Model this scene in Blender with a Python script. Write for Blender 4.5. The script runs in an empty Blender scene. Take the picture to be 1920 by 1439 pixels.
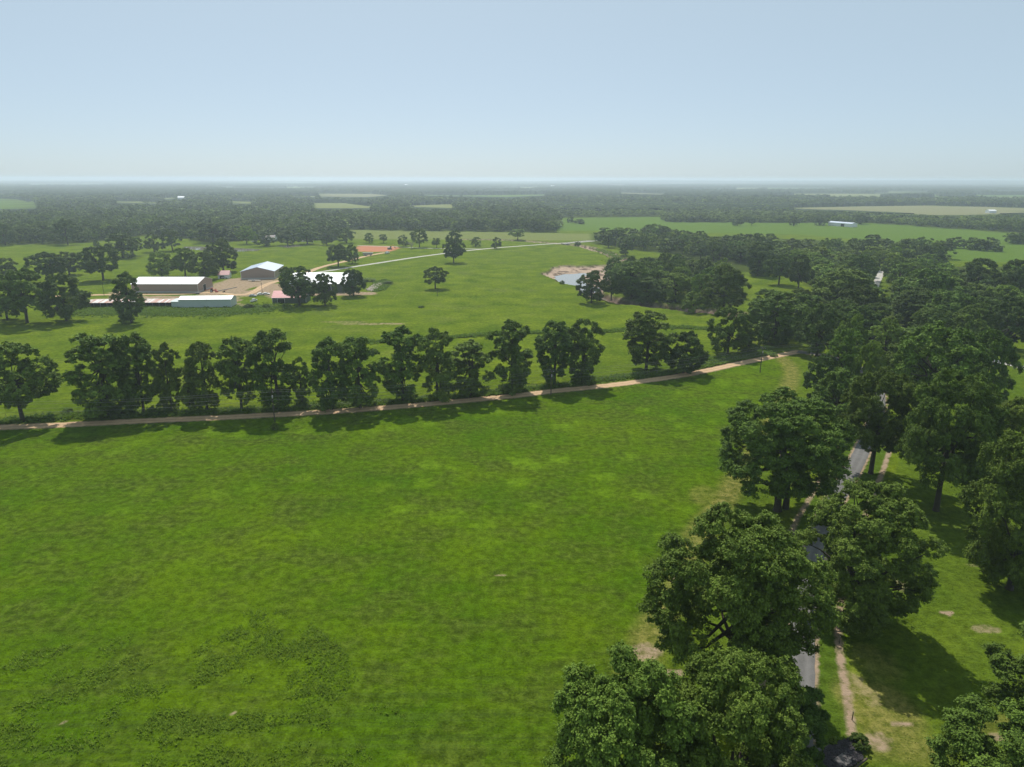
import bpy, math, random
import numpy as np
from mathutils import Matrix, Vector
from mathutils.geometry import tessellate_polygon

# ------------------------------------------------------------------ camera, world, sun
SC = bpy.context.scene
H0 = 70.0
PITCH = math.radians(16.68)
ROLL = 0.0021
FPX = 1280.0                      # focal length in pixels of the 1920 px wide photograph
fw = Vector((0, math.cos(PITCH), -math.sin(PITCH)))
up = Vector((0, math.sin(PITCH), math.cos(PITCH)))
rt = Vector((1, 0, 0))
rt2 = (rt * math.cos(ROLL) + up * math.sin(ROLL)).normalized()
up2 = (up * math.cos(ROLL) - rt * math.sin(ROLL)).normalized()
cam_d = bpy.data.cameras.new('camera')
cam_d.lens = 24; cam_d.sensor_width = 36; cam_d.clip_start = 0.5; cam_d.clip_end = 60000
cam = bpy.data.objects.new('camera', cam_d)
SC.collection.objects.link(cam)
m = Matrix.Identity(4)
for i, v in enumerate((rt2, up2, -fw)):
    for j in range(3):
        m[j][i] = v[j]
m.translation = (0, 0, H0)
cam.matrix_world = m
SC.camera = cam

SUN_EL, SUN_AZ = math.radians(52), math.radians(-11)   # azimuth from +Y towards +X
world = bpy.data.worlds.new('World'); SC.world = world
world.use_nodes = True
wn = world.node_tree
bg = wn.nodes['Background']
sky = wn.nodes.new('ShaderNodeTexSky')
sky.sky_type = 'NISHITA'; sky.sun_disc = False
sky.sun_elevation = SUN_EL; sky.sun_rotation = SUN_AZ % (2 * math.pi)
sky.altitude = 0; sky.air_density = 0.5; sky.dust_density = 1.0; sky.ozone_density = 3.0
wmx = wn.nodes.new('ShaderNodeMix'); wmx.data_type = 'RGBA'; wmx.inputs[0].default_value = 0.64      # thin even overcast veil
wmx.inputs[7].default_value = (4.9, 6.15, 6.55, 1)
wn.links.new(sky.outputs[0], wmx.inputs[6]); wn.links.new(wmx.outputs[2], bg.inputs[0])
bg.inputs[1].default_value = 0.118
sun_d = bpy.data.lights.new('sun', 'SUN')
sun_d.energy = 5.0; sun_d.angle = math.radians(0.53); sun_d.color = (1, 0.955, 0.88)
sun = bpy.data.objects.new('sun', sun_d); SC.collection.objects.link(sun)
sd = Vector((math.sin(SUN_AZ) * math.cos(SUN_EL), math.cos(SUN_AZ) * math.cos(SUN_EL), math.sin(SUN_EL)))
sun.rotation_euler = sd.to_track_quat('Z', 'Y').to_euler()
SC.view_settings.view_transform = 'Standard'
SC.view_settings.look = 'None'
SC.view_settings.exposure = 0.0
SC.view_settings.gamma = 1.0
SC.cycles.max_bounces = 6
SC.cycles.volume_bounces = 1
SC.cycles.transparent_max_bounces = 6
HAZE_DENSITY = 0.00015

# ------------------------------------------------------------------ helpers
COL = SC.collection
RNG = np.random.default_rng(7)

def G(px, py, z=0.0):
    """the place on the level z seen at a pixel of the 1920 x 1439 photograph"""
    u = (px - 960) / FPX; v = (py - 719.5) / FPX
    d = fw + rt2 * u - up2 * v
    t = (z - H0) / d.z
    return Vector((d.x * t, d.y * t, z))

def proj(x, y, z):
    p = Vector((x, y, z - H0)); f = p.dot(fw)
    return 960 + FPX * p.dot(rt2) / f, 719.5 - FPX * p.dot(up2) / f

def z_at(p, py):
    """height above the point p that shows at picture row py"""
    lo, hi = 0.0, 60.0
    for _ in range(40):
        mid = (lo + hi) / 2
        if proj(p.x, p.y, mid)[1] > py: lo = mid
        else: hi = mid
    return lo

def tag(o, label=None, cat=None, group=None, kind=None):
    if label: o['label'] = label
    if cat: o['category'] = cat
    if group: o['group'] = group
    if kind: o['kind'] = kind
    return o

def empty(name, loc, rz=0.0):
    o = bpy.data.objects.new(name, None); COL.objects.link(o)
    o.location = loc; o.rotation_euler = (0, 0, rz); o.empty_display_size = 0.5
    return o

def mesh_np(name, V, F, mats=(), smooth=False, attrs=None, mi=None):
    """V (n,3), F (m,k) with k constant"""
    V = np.ascontiguousarray(V, dtype=np.float32); F = np.ascontiguousarray(F, dtype=np.int32)
    me = bpy.data.meshes.new(name)
    me.vertices.add(len(V)); me.vertices.foreach_set('co', V.ravel())
    k = F.shape[1]
    me.loops.add(F.size); me.loops.foreach_set('vertex_index', F.ravel())
    me.polygons.add(len(F))
    me.polygons.foreach_set('loop_start', np.arange(0, F.size, k, dtype=np.int32))
    try: me.polygons.foreach_set('loop_total', np.full(len(F), k, dtype=np.int32))
    except Exception: pass
    me.polygons.foreach_set('use_smooth', np.full(len(F), smooth, dtype=bool))
    for mt in mats: me.materials.append(mt)
    if mi is not None: me.polygons.foreach_set('material_index', np.ascontiguousarray(mi, dtype=np.int32))
    me.update(calc_edges=True)
    for an, av in (attrs or {}).items():
        a = me.attributes.new(an, 'FLOAT', 'POINT'); a.data.foreach_set('value', np.ascontiguousarray(av, dtype=np.float32))
    return me

def link(name, me, parent=None):
    o = bpy.data.objects.new(name, me); COL.objects.link(o)
    if parent is not None: o.parent = parent
    return o

class MB:
    """collects boxes, prisms and tubes, then makes ONE mesh object"""
    def __init__(s): s.v = []; s.f = []
    def add(s, vs, fs):
        n = len(s.v); s.v += [tuple(map(float, q)) for q in vs]; s.f += [tuple(i + n for i in f) for f in fs]; return s
    def box(s, x0, x1, y0, y1, z0, z1):
        return s.add([(x0,y0,z0),(x1,y0,z0),(x1,y1,z0),(x0,y1,z0),(x0,y0,z1),(x1,y0,z1),(x1,y1,z1),(x0,y1,z1)],
                     [(0,3,2,1),(4,5,6,7),(0,1,5,4),(1,2,6,5),(2,3,7,6),(3,0,4,7)])
    def prism(s, prof, x0, x1, axis='x'):
        """profile (a,z) pushed along an axis"""
        n = len(prof)
        if axis == 'x': vs = [(x0, a, z) for a, z in prof] + [(x1, a, z) for a, z in prof]
        else: vs = [(a, x0, z) for a, z in prof] + [(a, x1, z) for a, z in prof]
        fs = [tuple(range(n)), tuple(range(2 * n - 1, n - 1, -1))] + [(i, i + n, (i + 1) % n + n, (i + 1) % n) for i in range(n)]
        return s.add(vs, fs)
    def tube(s, pts, radii, n=6):
        V, F = tube_np(pts, radii, n); return s.add(V.tolist(), [tuple(f) for f in F.tolist()])
    def disc(s, c, r, w, n=14):
        """wheel: short cylinder with its axle along x"""
        vs = [(c[0] + dx, c[1] + r * math.cos(2 * math.pi * k / n), c[2] + r * math.sin(2 * math.pi * k / n)) for dx in (-w/2, w/2) for k in range(n)]
        return s.add(vs, [tuple(range(n)), tuple(range(2*n-1, n-1, -1))] + [(i, i + n, (i+1) % n + n, (i+1) % n) for i in range(n)])
    def build(s, name, mat, parent=None, bevel=0.0, smooth=False):
        me = bpy.data.meshes.new(name); me.from_pydata(s.v, [], s.f); me.materials.append(mat)
        if smooth: me.polygons.foreach_set('use_smooth', [True] * len(me.polygons))
        me.update(); o = link(name, me, parent)
        if bevel:
            b = o.modifiers.new('bevel', 'BEVEL'); b.width = bevel; b.segments = 2; b.limit_method = 'ANGLE'
        return o

def tube_np(pts, radii, n=6):
    P = np.array(pts, float); m_ = len(P); V = []
    for i in range(m_):
        d = P[min(i + 1, m_ - 1)] - P[max(i - 1, 0)]; d /= (np.linalg.norm(d) + 1e-9)
        a = np.cross(d, (0.31, 0.17, 0.93)) if abs(d[2]) < 0.9 else np.cross(d, (1, 0.2, 0))
        a /= np.linalg.norm(a); b = np.cross(d, a)
        for k in range(n):
            t = 2 * math.pi * k / n
            V.append(P[i] + radii[i] * (math.cos(t) * a + math.sin(t) * b))
    F = [(i * n + k, i * n + (k + 1) % n, (i + 1) * n + (k + 1) % n, (i + 1) * n + k) for i in range(m_ - 1) for k in range(n)]
    return np.array(V), np.array(F)

def polydist(X, Y, pts):
    """distance of every (X, Y) to a polyline"""
    D = np.full(X.shape, 1e9)
    for (x0, y0), (x1, y1) in zip(pts[:-1], pts[1:]):
        dx, dy = x1 - x0, y1 - y0; L2 = dx * dx + dy * dy + 1e-9
        t = np.clip(((X - x0) * dx + (Y - y0) * dy) / L2, 0, 1)
        D = np.minimum(D, np.hypot(X - x0 - t * dx, Y - y0 - t * dy))
    return D

def inside(X, Y, poly):
    r = np.zeros(X.shape, bool); n = len(poly)
    for i in range(n):
        (x0, y0), (x1, y1) = poly[i], poly[(i + 1) % n]
        if y0 == y1: continue
        c = ((y0 > Y) != (y1 > Y)) & (X < (x1 - x0) * (Y - y0) / (y1 - y0) + x0)
        r ^= c
    return r

def sdist(X, Y, poly):
    """signed distance, positive inside"""
    d = polydist(X, Y, list(poly) + [poly[0]])
    return np.where(inside(X, Y, poly), d, -d)

def sm(x, a, b):
    t = np.clip((x - a) / (b - a), 0, 1); return t * t * (3 - 2 * t)

def GP(pix, z=0.0):
    out = []
    for q in pix:
        p = G(q[0], q[1], q[2] if len(q) > 2 else z); out.append((p.x, p.y))
    return out

def spline(pts, step):
    """Catmull-Rom through pts, about step apart"""
    P = [np.array(p, float) for p in pts]; P = [2 * P[0] - P[1]] + P + [2 * P[-1] - P[-2]]; out = []
    for i in range(1, len(P) - 2):
        n = max(2, int(np.linalg.norm(P[i + 1] - P[i]) / step))
        for k in range(n):
            t = k / n
            out.append(0.5 * (2 * P[i] + (P[i+1] - P[i-1]) * t + (2*P[i-1] - 5*P[i] + 4*P[i+1] - P[i+2]) * t*t + (3*P[i] - P[i-1] - 3*P[i+1] + P[i+2]) * t**3))
    out.append(P[-2]); return [tuple(q) for q in out]

def vnoise(X, Y, scale, seed=0):
    """cheap value noise 0..1"""
    x = X / scale; y = Y / scale; xi = np.floor(x).astype(np.int64); yi = np.floor(y).astype(np.int64)
    fx = x - xi; fy = y - yi; fx = fx*fx*(3-2*fx); fy = fy*fy*(3-2*fy)
    def h(a, b):
        n = (a * 374761393 + b * 668265263 + seed * 1442695041) & 0xffffffff
        n = ((n ^ (n >> 13)) * 1274126177) & 0xffffffff
        return ((n ^ (n >> 16)) & 0xffff) / 65535.0
    return (h(xi, yi) * (1-fx) + h(xi+1, yi) * fx) * (1-fy) + (h(xi, yi+1) * (1-fx) + h(xi+1, yi+1) * fx) * fy

# ------------------------------------------------------------------ materials
def mat(name):
    mt = bpy.data.materials.new(name); mt.use_nodes = True
    nt = mt.node_tree; b = nt.nodes['Principled BSDF']
    return mt, nt, b

def nd(nt, typ, **kw):
    n = nt.nodes.new(typ)
    for k, v in kw.items(): setattr(n, k, v)
    return n

def noise(nt, vec, scale, detail=4, rough=0.55):
    n = nd(nt, 'ShaderNodeTexNoise'); n.inputs['Scale'].default_value = scale
    n.inputs['Detail'].default_value = detail; n.inputs['Roughness'].default_value = rough
    nt.links.new(vec, n.inputs['Vector']); return n.outputs['Fac']

def ramp(nt, fac, stops):
    r = nd(nt, 'ShaderNodeValToRGB'); nt.links.new(fac, r.inputs[0])
    e = r.color_ramp.elements
    while len(e) < len(stops): e.new(0.5)
    for i, (p, c) in enumerate(stops):
        e[i].position = p; e[i].color = (c[0], c[1], c[2], 1) if hasattr(c, '__len__') else (c, c, c, 1)
    return r.outputs[0]

def mix(nt, fac, a, b, blend='MIX'):
    n = nd(nt, 'ShaderNodeMix', data_type='RGBA', blend_type=blend)
    def put(s, v):
        if hasattr(v, 'is_linked'): nt.links.new(v, s)
        elif hasattr(v, '__len__'): s.default_value = (v[0], v[1], v[2], 1)
        else: s.default_value = v
    put(n.inputs[0], fac); put(n.inputs[6], a); put(n.inputs[7], b)
    return n.outputs[2]

def mth(nt, op, a, b=None, clamp=False):
    n = nd(nt, 'ShaderNodeMath', operation=op, use_clamp=clamp)
    for i, v in enumerate((a, b)):
        if v is None: continue
        if hasattr(v, 'is_linked'): nt.links.new(v, n.inputs[i])
        else: n.inputs[i].default_value = v
    return n.outputs[0]

def wpos(nt, scale=(1, 1, 1)):
    g = nd(nt, 'ShaderNodeNewGeometry'); mp = nd(nt, 'ShaderNodeMapping')
    mp.inputs['Scale'].default_value = scale
    nt.links.new(g.outputs['Position'], mp.inputs[0]); return mp.outputs[0]

def opos(nt, scale=(1, 1, 1)):
    g = nd(nt, 'ShaderNodeTexCoord'); mp = nd(nt, 'ShaderNodeMapping')
    mp.inputs['Scale'].default_value = scale
    nt.links.new(g.outputs['Object'], mp.inputs[0]); return mp.outputs[0]

def attr(nt, name):
    a = nd(nt, 'ShaderNodeAttribute'); a.attribute_name = name; return a.outputs['Fac']

def bump(nt, b, h, strength, dist):
    n = nd(nt, 'ShaderNodeBump'); n.inputs['Strength'].default_value = strength; n.inputs['Distance'].default_value = dist
    nt.links.new(h, n.inputs['Height']); nt.links.new(n.outputs[0], b.inputs['Normal'])

def simple(name, col, rough=0.7, var=0.25, scale=1.5, metal=0.0, spec=0.3, bmp=0.0):
    mt, nt, b = mat(name); p = opos(nt)
    f = noise(nt, p, scale, 5)
    c = mix(nt, f, tuple(k * (1 - var) for k in col), tuple(min(1, k * (1 + var)) for k in col))
    nt.links.new(c, b.inputs['Base Color'])
    b.inputs['Roughness'].default_value = rough; b.inputs['Metallic'].default_value = metal
    b.inputs['Specular IOR Level'].default_value = spec
    if bmp: bump(nt, b, noise(nt, p, scale * 6, 4), bmp, 0.05)
    return mt

def leaf_mat(name, c0, c1, translucent=0.10):
    mt, nt, b = mat(name)
    oi = nd(nt, 'ShaderNodeObjectInfo')
    t = attr(nt, 'tone')
    c = mix(nt, t, c0, c1)
    hv = nd(nt, 'ShaderNodeHueSaturation')
    nt.links.new(c, hv.inputs['Color'])
    r = oi.outputs['Random']
    nt.links.new(mth(nt, 'ADD', mth(nt, 'MULTIPLY', r, 0.024), 0.488), hv.inputs['Hue'])
    nt.links.new(mth(nt, 'ADD', mth(nt, 'MULTIPLY', mth(nt, 'FRACT', mth(nt, 'MULTIPLY', r, 7.31)), 0.4), 0.88), hv.inputs['Value'])
    b.inputs['Roughness'].default_value = 0.6; b.inputs['Specular IOR Level'].default_value = 0.08
    nt.links.new(hv.outputs[0], b.inputs['Base Color'])
    tr = nd(nt, 'ShaderNodeBsdfTranslucent'); nt.links.new(mix(nt, 0.35, hv.outputs[0], (0.16, 0.24, 0.02)), tr.inputs[0])
    ms = nd(nt, 'ShaderNodeMixShader'); ms.inputs[0].default_value = translucent
    nt.links.new(b.outputs[0], ms.inputs[1]); nt.links.new(tr.outputs[0], ms.inputs[2])
    nt.links.new(ms.outputs[0], nt.nodes['Material Output'].inputs[0])
    return mt

M = {}
M['leaf'] = leaf_mat('leaves', (0.034, 0.062, 0.009), (0.160, 0.242, 0.036))
M['leaf_light'] = leaf_mat('light_leaves', (0.066, 0.112, 0.012), (0.225, 0.320, 0.044))
M['leaf_dark'] = leaf_mat('dark_leaves', (0.025, 0.046, 0.009), (0.118, 0.178, 0.034))
M['weed'] = leaf_mat('weeds', (0.13, 0.22, 0.016), (0.27, 0.38, 0.05), .5)
M['bark'] = simple('bark', (0.055, 0.045, 0.035), 0.95, 0.35, 2.0, bmp=0.6)
M['deadbark'] = simple('bare_wood', (0.30, 0.26, 0.2), 0.95, 0.25, 2.0, bmp=0.5)

# ------------------------------------------------------------------ layout traced onto the ground
gravel_px = [(-260,813),(-60,804),(100,798),(260,790),(400,784),(516,778),(640,771),(780,760),(960,743),(1035,734),(1150,722),(1280,704),(1400,679),(1480,663),(1500,659)]
drive_px = [(1430,1560),(1472,1450),(1494,1390),(1501,1320),(1502,1250),(1505,1180),(1512,1110),(1524,1050),(1540,995),(1562,945),(1585,905),(1612,855),(1636,800),(1648,755),(1640,715),(1600,685),(1550,668),(1495,660)]
lane_px = [(1655,505),(1642,535),(1632,560),(1650,595),(1685,626),(1760,652),(1890,683),(2000,708),(2100,730)]
farroad_px = [(590,512),(630,506),(700,495),(800,480),(900,468),(1000,460),(1060,456),(1108,452),(1180,452)]
backlane_px = [(670,461),(740,463),(800,466),(880,467),(905,467.5)]
yardlane_px = [(100,556),(200,553),(330,552),(400,549),(440,553),(470,550),(505,532),(560,518),(600,502),(640,492),(690,480),(722,474)]
gravel = spline(GP(gravel_px), 1.2); drive = spline(GP(drive_px), 1.0); lane = spline(GP(lane_px), 2)
farroad = spline(GP(farroad_px), 3); backlane = spline(GP(backlane_px), 3); yardlane = spline(GP(yardlane_px), 2)
left_strip = spline(GP([(1580,822),(1556,865),(1535,905),(1512,945),(1494,975),(1480,1010),(1465,1060),(1450,1120),(1440,1200),(1430,1300),(1410,1400),(1380,1500)]), 1.5)
right_strip = spline(GP([(1668,845),(1655,885),(1638,925),(1612,1000),(1590,1080),(1574,1150),(1572,1200),(1580,1260),(1590,1320),(1597,1376)]), 1.0)
trail = spline(GP([(1466,672),(1482,690),(1482,715),(1468,745),(1440,800),(1400,870),(1365,925),(1320,990),(1290,1050),(1262,1110),(1225,1180),(1190,1260)]), 2)
trail2 = spline(GP([(900,625),(860,600),(745,545),(735,560),(750,545),(770,510)]), 4)
creek = spline(GP([(870,449),(940,450),(1000,453),(1050,457),(1085,460),(1115,467),(1148,478),(1163,487),(1158,496),(1140,503)]), 3)
creek2 = spline(GP([(1100,541),(1130,556),(1175,566),(1240,573),(1300,580),(1345,584),(1400,590),(1500,600),(1600,610)]), 3)
swale = spline(GP([(640,646),(700,642),(800,636),(880,630),(960,625),(1060,623),(1130,622),(1200,617),(1260,614),(1330,617)]), 3)
basin = GP([(1016,514),(1030,506),(1048,497),(1095,497.5),(1140,496),(1158,500),(1150,520),(1135,545),(1105,548),(1075,537),(1045,528)])
sandbar = GP([(1092,518),(1118,512),(1140,508),(1140,540),(1112,540),(1092,531)], -3.4)

WOOD_FRONT = [(-300,460),(130,458),(200,452),(280,441),(340,447),(400,456),(500,450),(600,452),(632,450),(645,431),(850,434),(1044,437),(1046,409),(1240,407),(1250,417),(1640,419),(1900,437),(2300,450)]
FIELDS = [  # far fields: outline in the photograph, kind
    ([(-80,371),(32,374),(52,379),(62,377),(74,392),(-80,395)], 'green'),
    ([(583,381),(645,381),(700,388),(700,392),(590,392)], 'pale'),
    ([(596,363.5),(700,364),(735,367),(690,371),(600,370)], 'tan'),
    ([(545,368),(592,368),(592,371),(545,370)], 'pale'),
    ([(783,365.5),(860,367),(1025,365),(1020,368),(950,371),(800,368)], 'green'),
    ([(765,386),(850,383),(852,392),(770,389)], 'pale'),
    ([(1165,361.5),(1250,364),(1240,366),(1165,364)], 'tan'),
    ([(1480,390),(1600,387.5),(1745,385.5),(1960,391),(1960,399),(1782,405),(1600,396),(1490,393)], 'tan'),
    ([(210,377),(300,379),(300,383),(215,381)], 'pale'),
    ([(430,377),(480,379),(475,384),(430,382)], 'pale'),
    ([(130,388),(142,389),(142,392),(130,391)], 'pale'),
    ([(1690,372),(1760,373),(1760,375),(1690,374)], 'tan'),
    ([(1850,369),(1920,369),(1920,371),(1850,371)], 'tan'),
    ([(1640,362),(1740,360),(1740,361.5),(1640,363.5)], 'pale'),
    ([(300,372),(350,370),(350,373),(305,375)], 'pale'),
]
FIELDS = [(GP(p), k) for p, k in FIELDS]
WOODS_FLOOR = [  # ground under the woods near enough to be looked into
    GP([(1108,456),(1185,470),(1262,480),(1210,484),(1165,490),(1168,560),(1210,560),(1300,570),(1345,580),(1395,570),(1400,535),(1470,552),(1530,550),(1545,600),(1600,640),(1700,700),(1860,770),(1990,800),(1990,560),(1990,500),(1765,500),(1700,462),(1560,452),(1400,445),(1110,438)]),
]
OPENINGS = [GP([(1380,510),(1440,512),(1500,528),(1530,545),(1470,553),(1390,542)]), GP([(1185,468),(1262,478),(1210,483)]),
            GP([(1850,632),(1990,600),(1990,770),(1870,745),(1790,690)]), GP([(1630,520),(1665,520),(1665,560),(1630,560)])]

def wood_front_mask(X, Y):
    pts = GP(WOOD_FRONT); far = GP([(2300, 339.5), (-300, 339.5)])
    return inside(X, Y, pts + [(60000, 60000), (-60000, 60000)])

# ------------------------------------------------------------------ ground sheet
def axis(a, b, fine, segs):
    """nonuniform coordinates: fine inside [a,b], then wider rings up to each (limit, step)"""
    c = list(np.arange(a, b + fine / 2, fine)); hi = c[-1]; lo = c[0]
    for (l0, l1, st) in segs:
        while hi < l1: hi += st; c.append(hi)
        while lo > l0: lo -= st; c.insert(0, lo)
    st = segs[-1][2]
    s2 = st
    while hi < 16000: s2 *= 1.16; hi += s2; c.append(min(hi, 16000))
    s2 = st
    while lo > -16000: s2 *= 1.16; lo -= s2; c.insert(0, max(lo, -16000))
    return np.array(c)
xs = axis(-100, 110, 0.85, [(-120, 260, 2.0), (-420, 420, 4.0)])
ys = [20.0]
while ys[-1] < 16000:
    y = ys[-1]
    ys.append(min(16000, y + (2.0 if y < 55 else 0.85 if y < 275 else 2.0 if y < 700 else 5.0 if y < 1300 else (y - 1300) * 0.02 + 5)))
ys = np.array([-400.0, -100.0, -20.0] + ys)
X, Y = np.meshgrid(xs, ys); X = X.ravel(); Y = Y.ravel()
nz = vnoise(X, Y, 7, 1) * 0.6 + vnoise(X, Y, 2.7, 2) * 0.4
sb = sdist(X, Y, basin)
Z = np.zeros(X.shape)
carve = sm(sb + (nz - 0.5) * 9, -1.0, 5.0) * 4.3
dc = polydist(X, Y, creek); carve = np.maximum(carve, sm(9 + (nz - 0.5) * 7 - dc, 0, 6) * 3.8)
dc2 = polydist(X, Y, creek2); carve = np.maximum(carve, sm(9 + (nz - 0.5) * 7 - dc2, 0, 6) * 4.3)
pool = GP([(1050,526),(1056,520),(1072,516),(1095,514.5),(1122,514),(1150,512),(1150,545),(1100,548),(1072,538)], -3.4)
spool = sdist(X, Y, pool)
inb = sb > -3
carve = np.where(inb, np.minimum(carve, 2.1 + 2.2 * sm(spool + (nz - .5) * 5, -17, 3)), carve)
ssb = sdist(X, Y, sandbar)
carve = np.where(carve > 0, carve - sm(ssb, -3, 4) * np.clip(carve - 3.0, 0, 2) , carve)
dsw = polydist(X, Y, swale); carve_sw = sm(3.5 + (nz - .5) * 2 - dsw, 0, 3) * 0.7
Z = -np.maximum(carve, carve_sw)
bank = np.clip(carve / 1.5, 0, 1)
near = Y < 700
def rim(pts, w, soft): return sm(w + soft - polydist(X, Y, pts), 0, soft * 2)
dirt = np.zeros(X.shape); dry = np.zeros(X.shape); floor_ = np.zeros(X.shape); red = np.zeros(X.shape)
dirt = np.maximum(dirt, rim(gravel, 2.6, 1.0) * 0.75)
dirt = np.maximum(dirt, rim(left_strip, 0.5, 0.8)); dirt = np.maximum(dirt, rim(right_strip, 0.55, 0.6))
dd = polydist(X, Y, drive)
dirt = np.maximum(dirt, sm(2.75 - dd, 0, 0.6) * 0.9)
dirt = np.maximum(dirt, rim(yardlane, 2.2, 1.6)); dirt = np.maximum(dirt, rim(trail2, 0.2, 0.8) * 0.6)
dirt = np.maximum(dirt, rim(trail, 0.3, 1.3) * 0.42)
dry = np.maximum(dry, sm(4.5 - polydist(X, Y, trail), 0, 3.5) * 0.8)
def blob(px, py, rx, ry, amp, arr):
    p = G(px, py)
    q = ((X - p.x) / rx) ** 2 + ((Y - p.y) / ry) ** 2 + (nz - 0.5) * 1.1
    return np.maximum(arr, sm(1.3 - q, 0, 0.9) * amp)
for b in [(1275,1085,1.6,2.6,0.8),(1213,1222,3.4,2.2,0.62),(1262,1262,2.2,1.3,0.8),(1190,1240,2.4,1.5,0.5),(1640,1010,2,1.5,0.5),(1775,1150,1.3,0.8,0.9),(1850,1180,3,1.2,0.5),
          (1620,1300,2.2,3,0.35),(1600,1275,2,2,0.4),(1690,1358,1.7,0.6,0.8),(1650,1395,2.6,2.2,0.6),(1870,1385,1,1,0.6),(935,1078,2.6,0.4,0.6),(1455,990,3,2,0.35),
          (440,1337,0.6,0.5,0.6),(1115,1310,0.8,0.5,0.4),(120,1357,0.6,0.4,0.6),(700,608,20,3,0.5),(640,604,16,3,0.4),(735,607,9,2,0.6),(1500,905,5,3,0.35),(1690,830,2,6,0.6),
          (1690,1100,2,2,.5),(1830,1060,3,1,.35)]:
    dirt = blob(*b[:2], b[2], b[3], b[4], dirt)
for b in [(1650,1330,5,8,0.85),(1640,1240,4,5,0.5),(1560,935,3,2,0.7),(1420,640,12,10,0.3),(1690,1400,6,4,0.7),(1330,930,5,6,0.5),(1880,1360,6,3,0.5),(1010,450,30,12,0.6)]:
    dry = blob(*b[:2], b[2], b[3], b[4], dry)
yard = [GP([(372,556),(395,534),(425,524),(450,521),(520,521),(520,530),(470,541),(450,560),(458,574),(440,578),(436,552)]),
        GP([(440,553),(470,548),(500,534),(540,530),(545,548),(510,560),(490,552),(462,558)]),
        GP([(205,549),(250,543),(262,555),(380,556),(380,560),(205,560)]), GP([(560,545),(700,548),(706,553),(560,556)])]
for p in yard: dirt = np.maximum(dirt, sm(sdist(X, Y, p) + (nz - 0.5) * 6, -2.5, 2.5) * 0.82)
pile = GP([(683,545),(695,536),(712,529),(722,529),(715,540),(700,547)])
dirt = np.maximum(dirt, sm(sdist(X, Y, pile) + (nz - .5) * 7, -1, 3) * 0.9)
redp = GP([(665,465),(676,460.5),(740,462),(752,465),(735,472),(700,473),(672,472)])
red = np.maximum(red, sm(sdist(X, Y, redp) + (nz - 0.5) * 5, -2, 3))
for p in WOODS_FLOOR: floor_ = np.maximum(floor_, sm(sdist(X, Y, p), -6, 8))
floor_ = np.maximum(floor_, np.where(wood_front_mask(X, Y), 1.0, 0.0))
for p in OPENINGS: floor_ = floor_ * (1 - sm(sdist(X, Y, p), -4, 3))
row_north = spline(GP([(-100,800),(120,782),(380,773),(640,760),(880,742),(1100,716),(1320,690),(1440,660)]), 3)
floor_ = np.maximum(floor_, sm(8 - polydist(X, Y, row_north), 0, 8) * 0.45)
fgreen = np.zeros(X.shape); ftan = np.zeros(X.shape); fpale = np.zeros(X.shape)
for p, k in FIELDS:
    s = sm(sdist(X, Y, p), -2, 2); floor_ *= (1 - s)
    if k == 'green': fgreen = np.maximum(fgreen, s)
    elif k == 'tan': ftan = np.maximum(ftan, s)
    else: fpale = np.maximum(fpale, s)
for p in (GP([(1010,411),(1235,406),(1250,416),(1640,418),(1920,437),(1960,470),(1960,493),(1790,490),(1750,462),(1500,440),(1120,433),(1030,433)]),):
    fgreen = np.maximum(fgreen, sm(sdist(X, Y, p), -4, 4))
la_ = X / np.maximum(Y, 1); lb_ = np.log(np.maximum(Y, 1) / 2000.0)
str_ = (sm(vnoise(la_, lb_ * .35, .16, 31) * .6 + vnoise(la_, lb_, .07, 33) * .4, .56, .575)) * (Y > 2400)
floor_ *= (1 - str_); hue_ = vnoise(la_, lb_, .1, 55)
fpale = np.maximum(fpale, str_ * (hue_ > .5)); ftan = np.maximum(ftan, str_ * (hue_ > .72))
fgreen = np.maximum(fgreen, str_ * (hue_ <= .5))
olive = GP([(640,431),(1110,439),(1112,452),(1040,451),(660,449)]); fpale = np.maximum(fpale, sm(sdist(X, Y, olive), -4, 6) * 0.75)
# the near field: south of the gravel road, west of the trail
nf = gravel + [(G(1500,664).x, G(1500,664).y)] + [t for t in trail[2:]] + [(G(1120,1480).x, G(1120,1480).y), (G(900,1700).x, 10), (-400, 10), (-400, gravel[0][1])]
field = sm(sdist(X, Y, nf), -1.0, 3.0)
lawn = sm(polydist(X, Y, drive) * -1 + 12, 0, 2.0) * (1 - field) * sm(G(1600, 700).y + 5 - Y, 0, 10)
lawn = np.where(sdist(X, Y, list(left_strip) + list(reversed(right_strip))) > -0.4, lawn, lawn * 0.0)
lawn = np.maximum(lawn, 0.6 * (1 - field) * sm(X, 15, 35) * sm(-Y, -300, -240) * (polydist(X, Y, drive) > 9))
nx, ny = len(xs), len(ys)
ii, jj = np.meshgrid(np.arange(nx - 1), np.arange(ny - 1)); q = (jj * nx + ii).ravel()
F = np.stack([q, q + 1, q + nx + 1, q + nx], 1)

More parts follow.
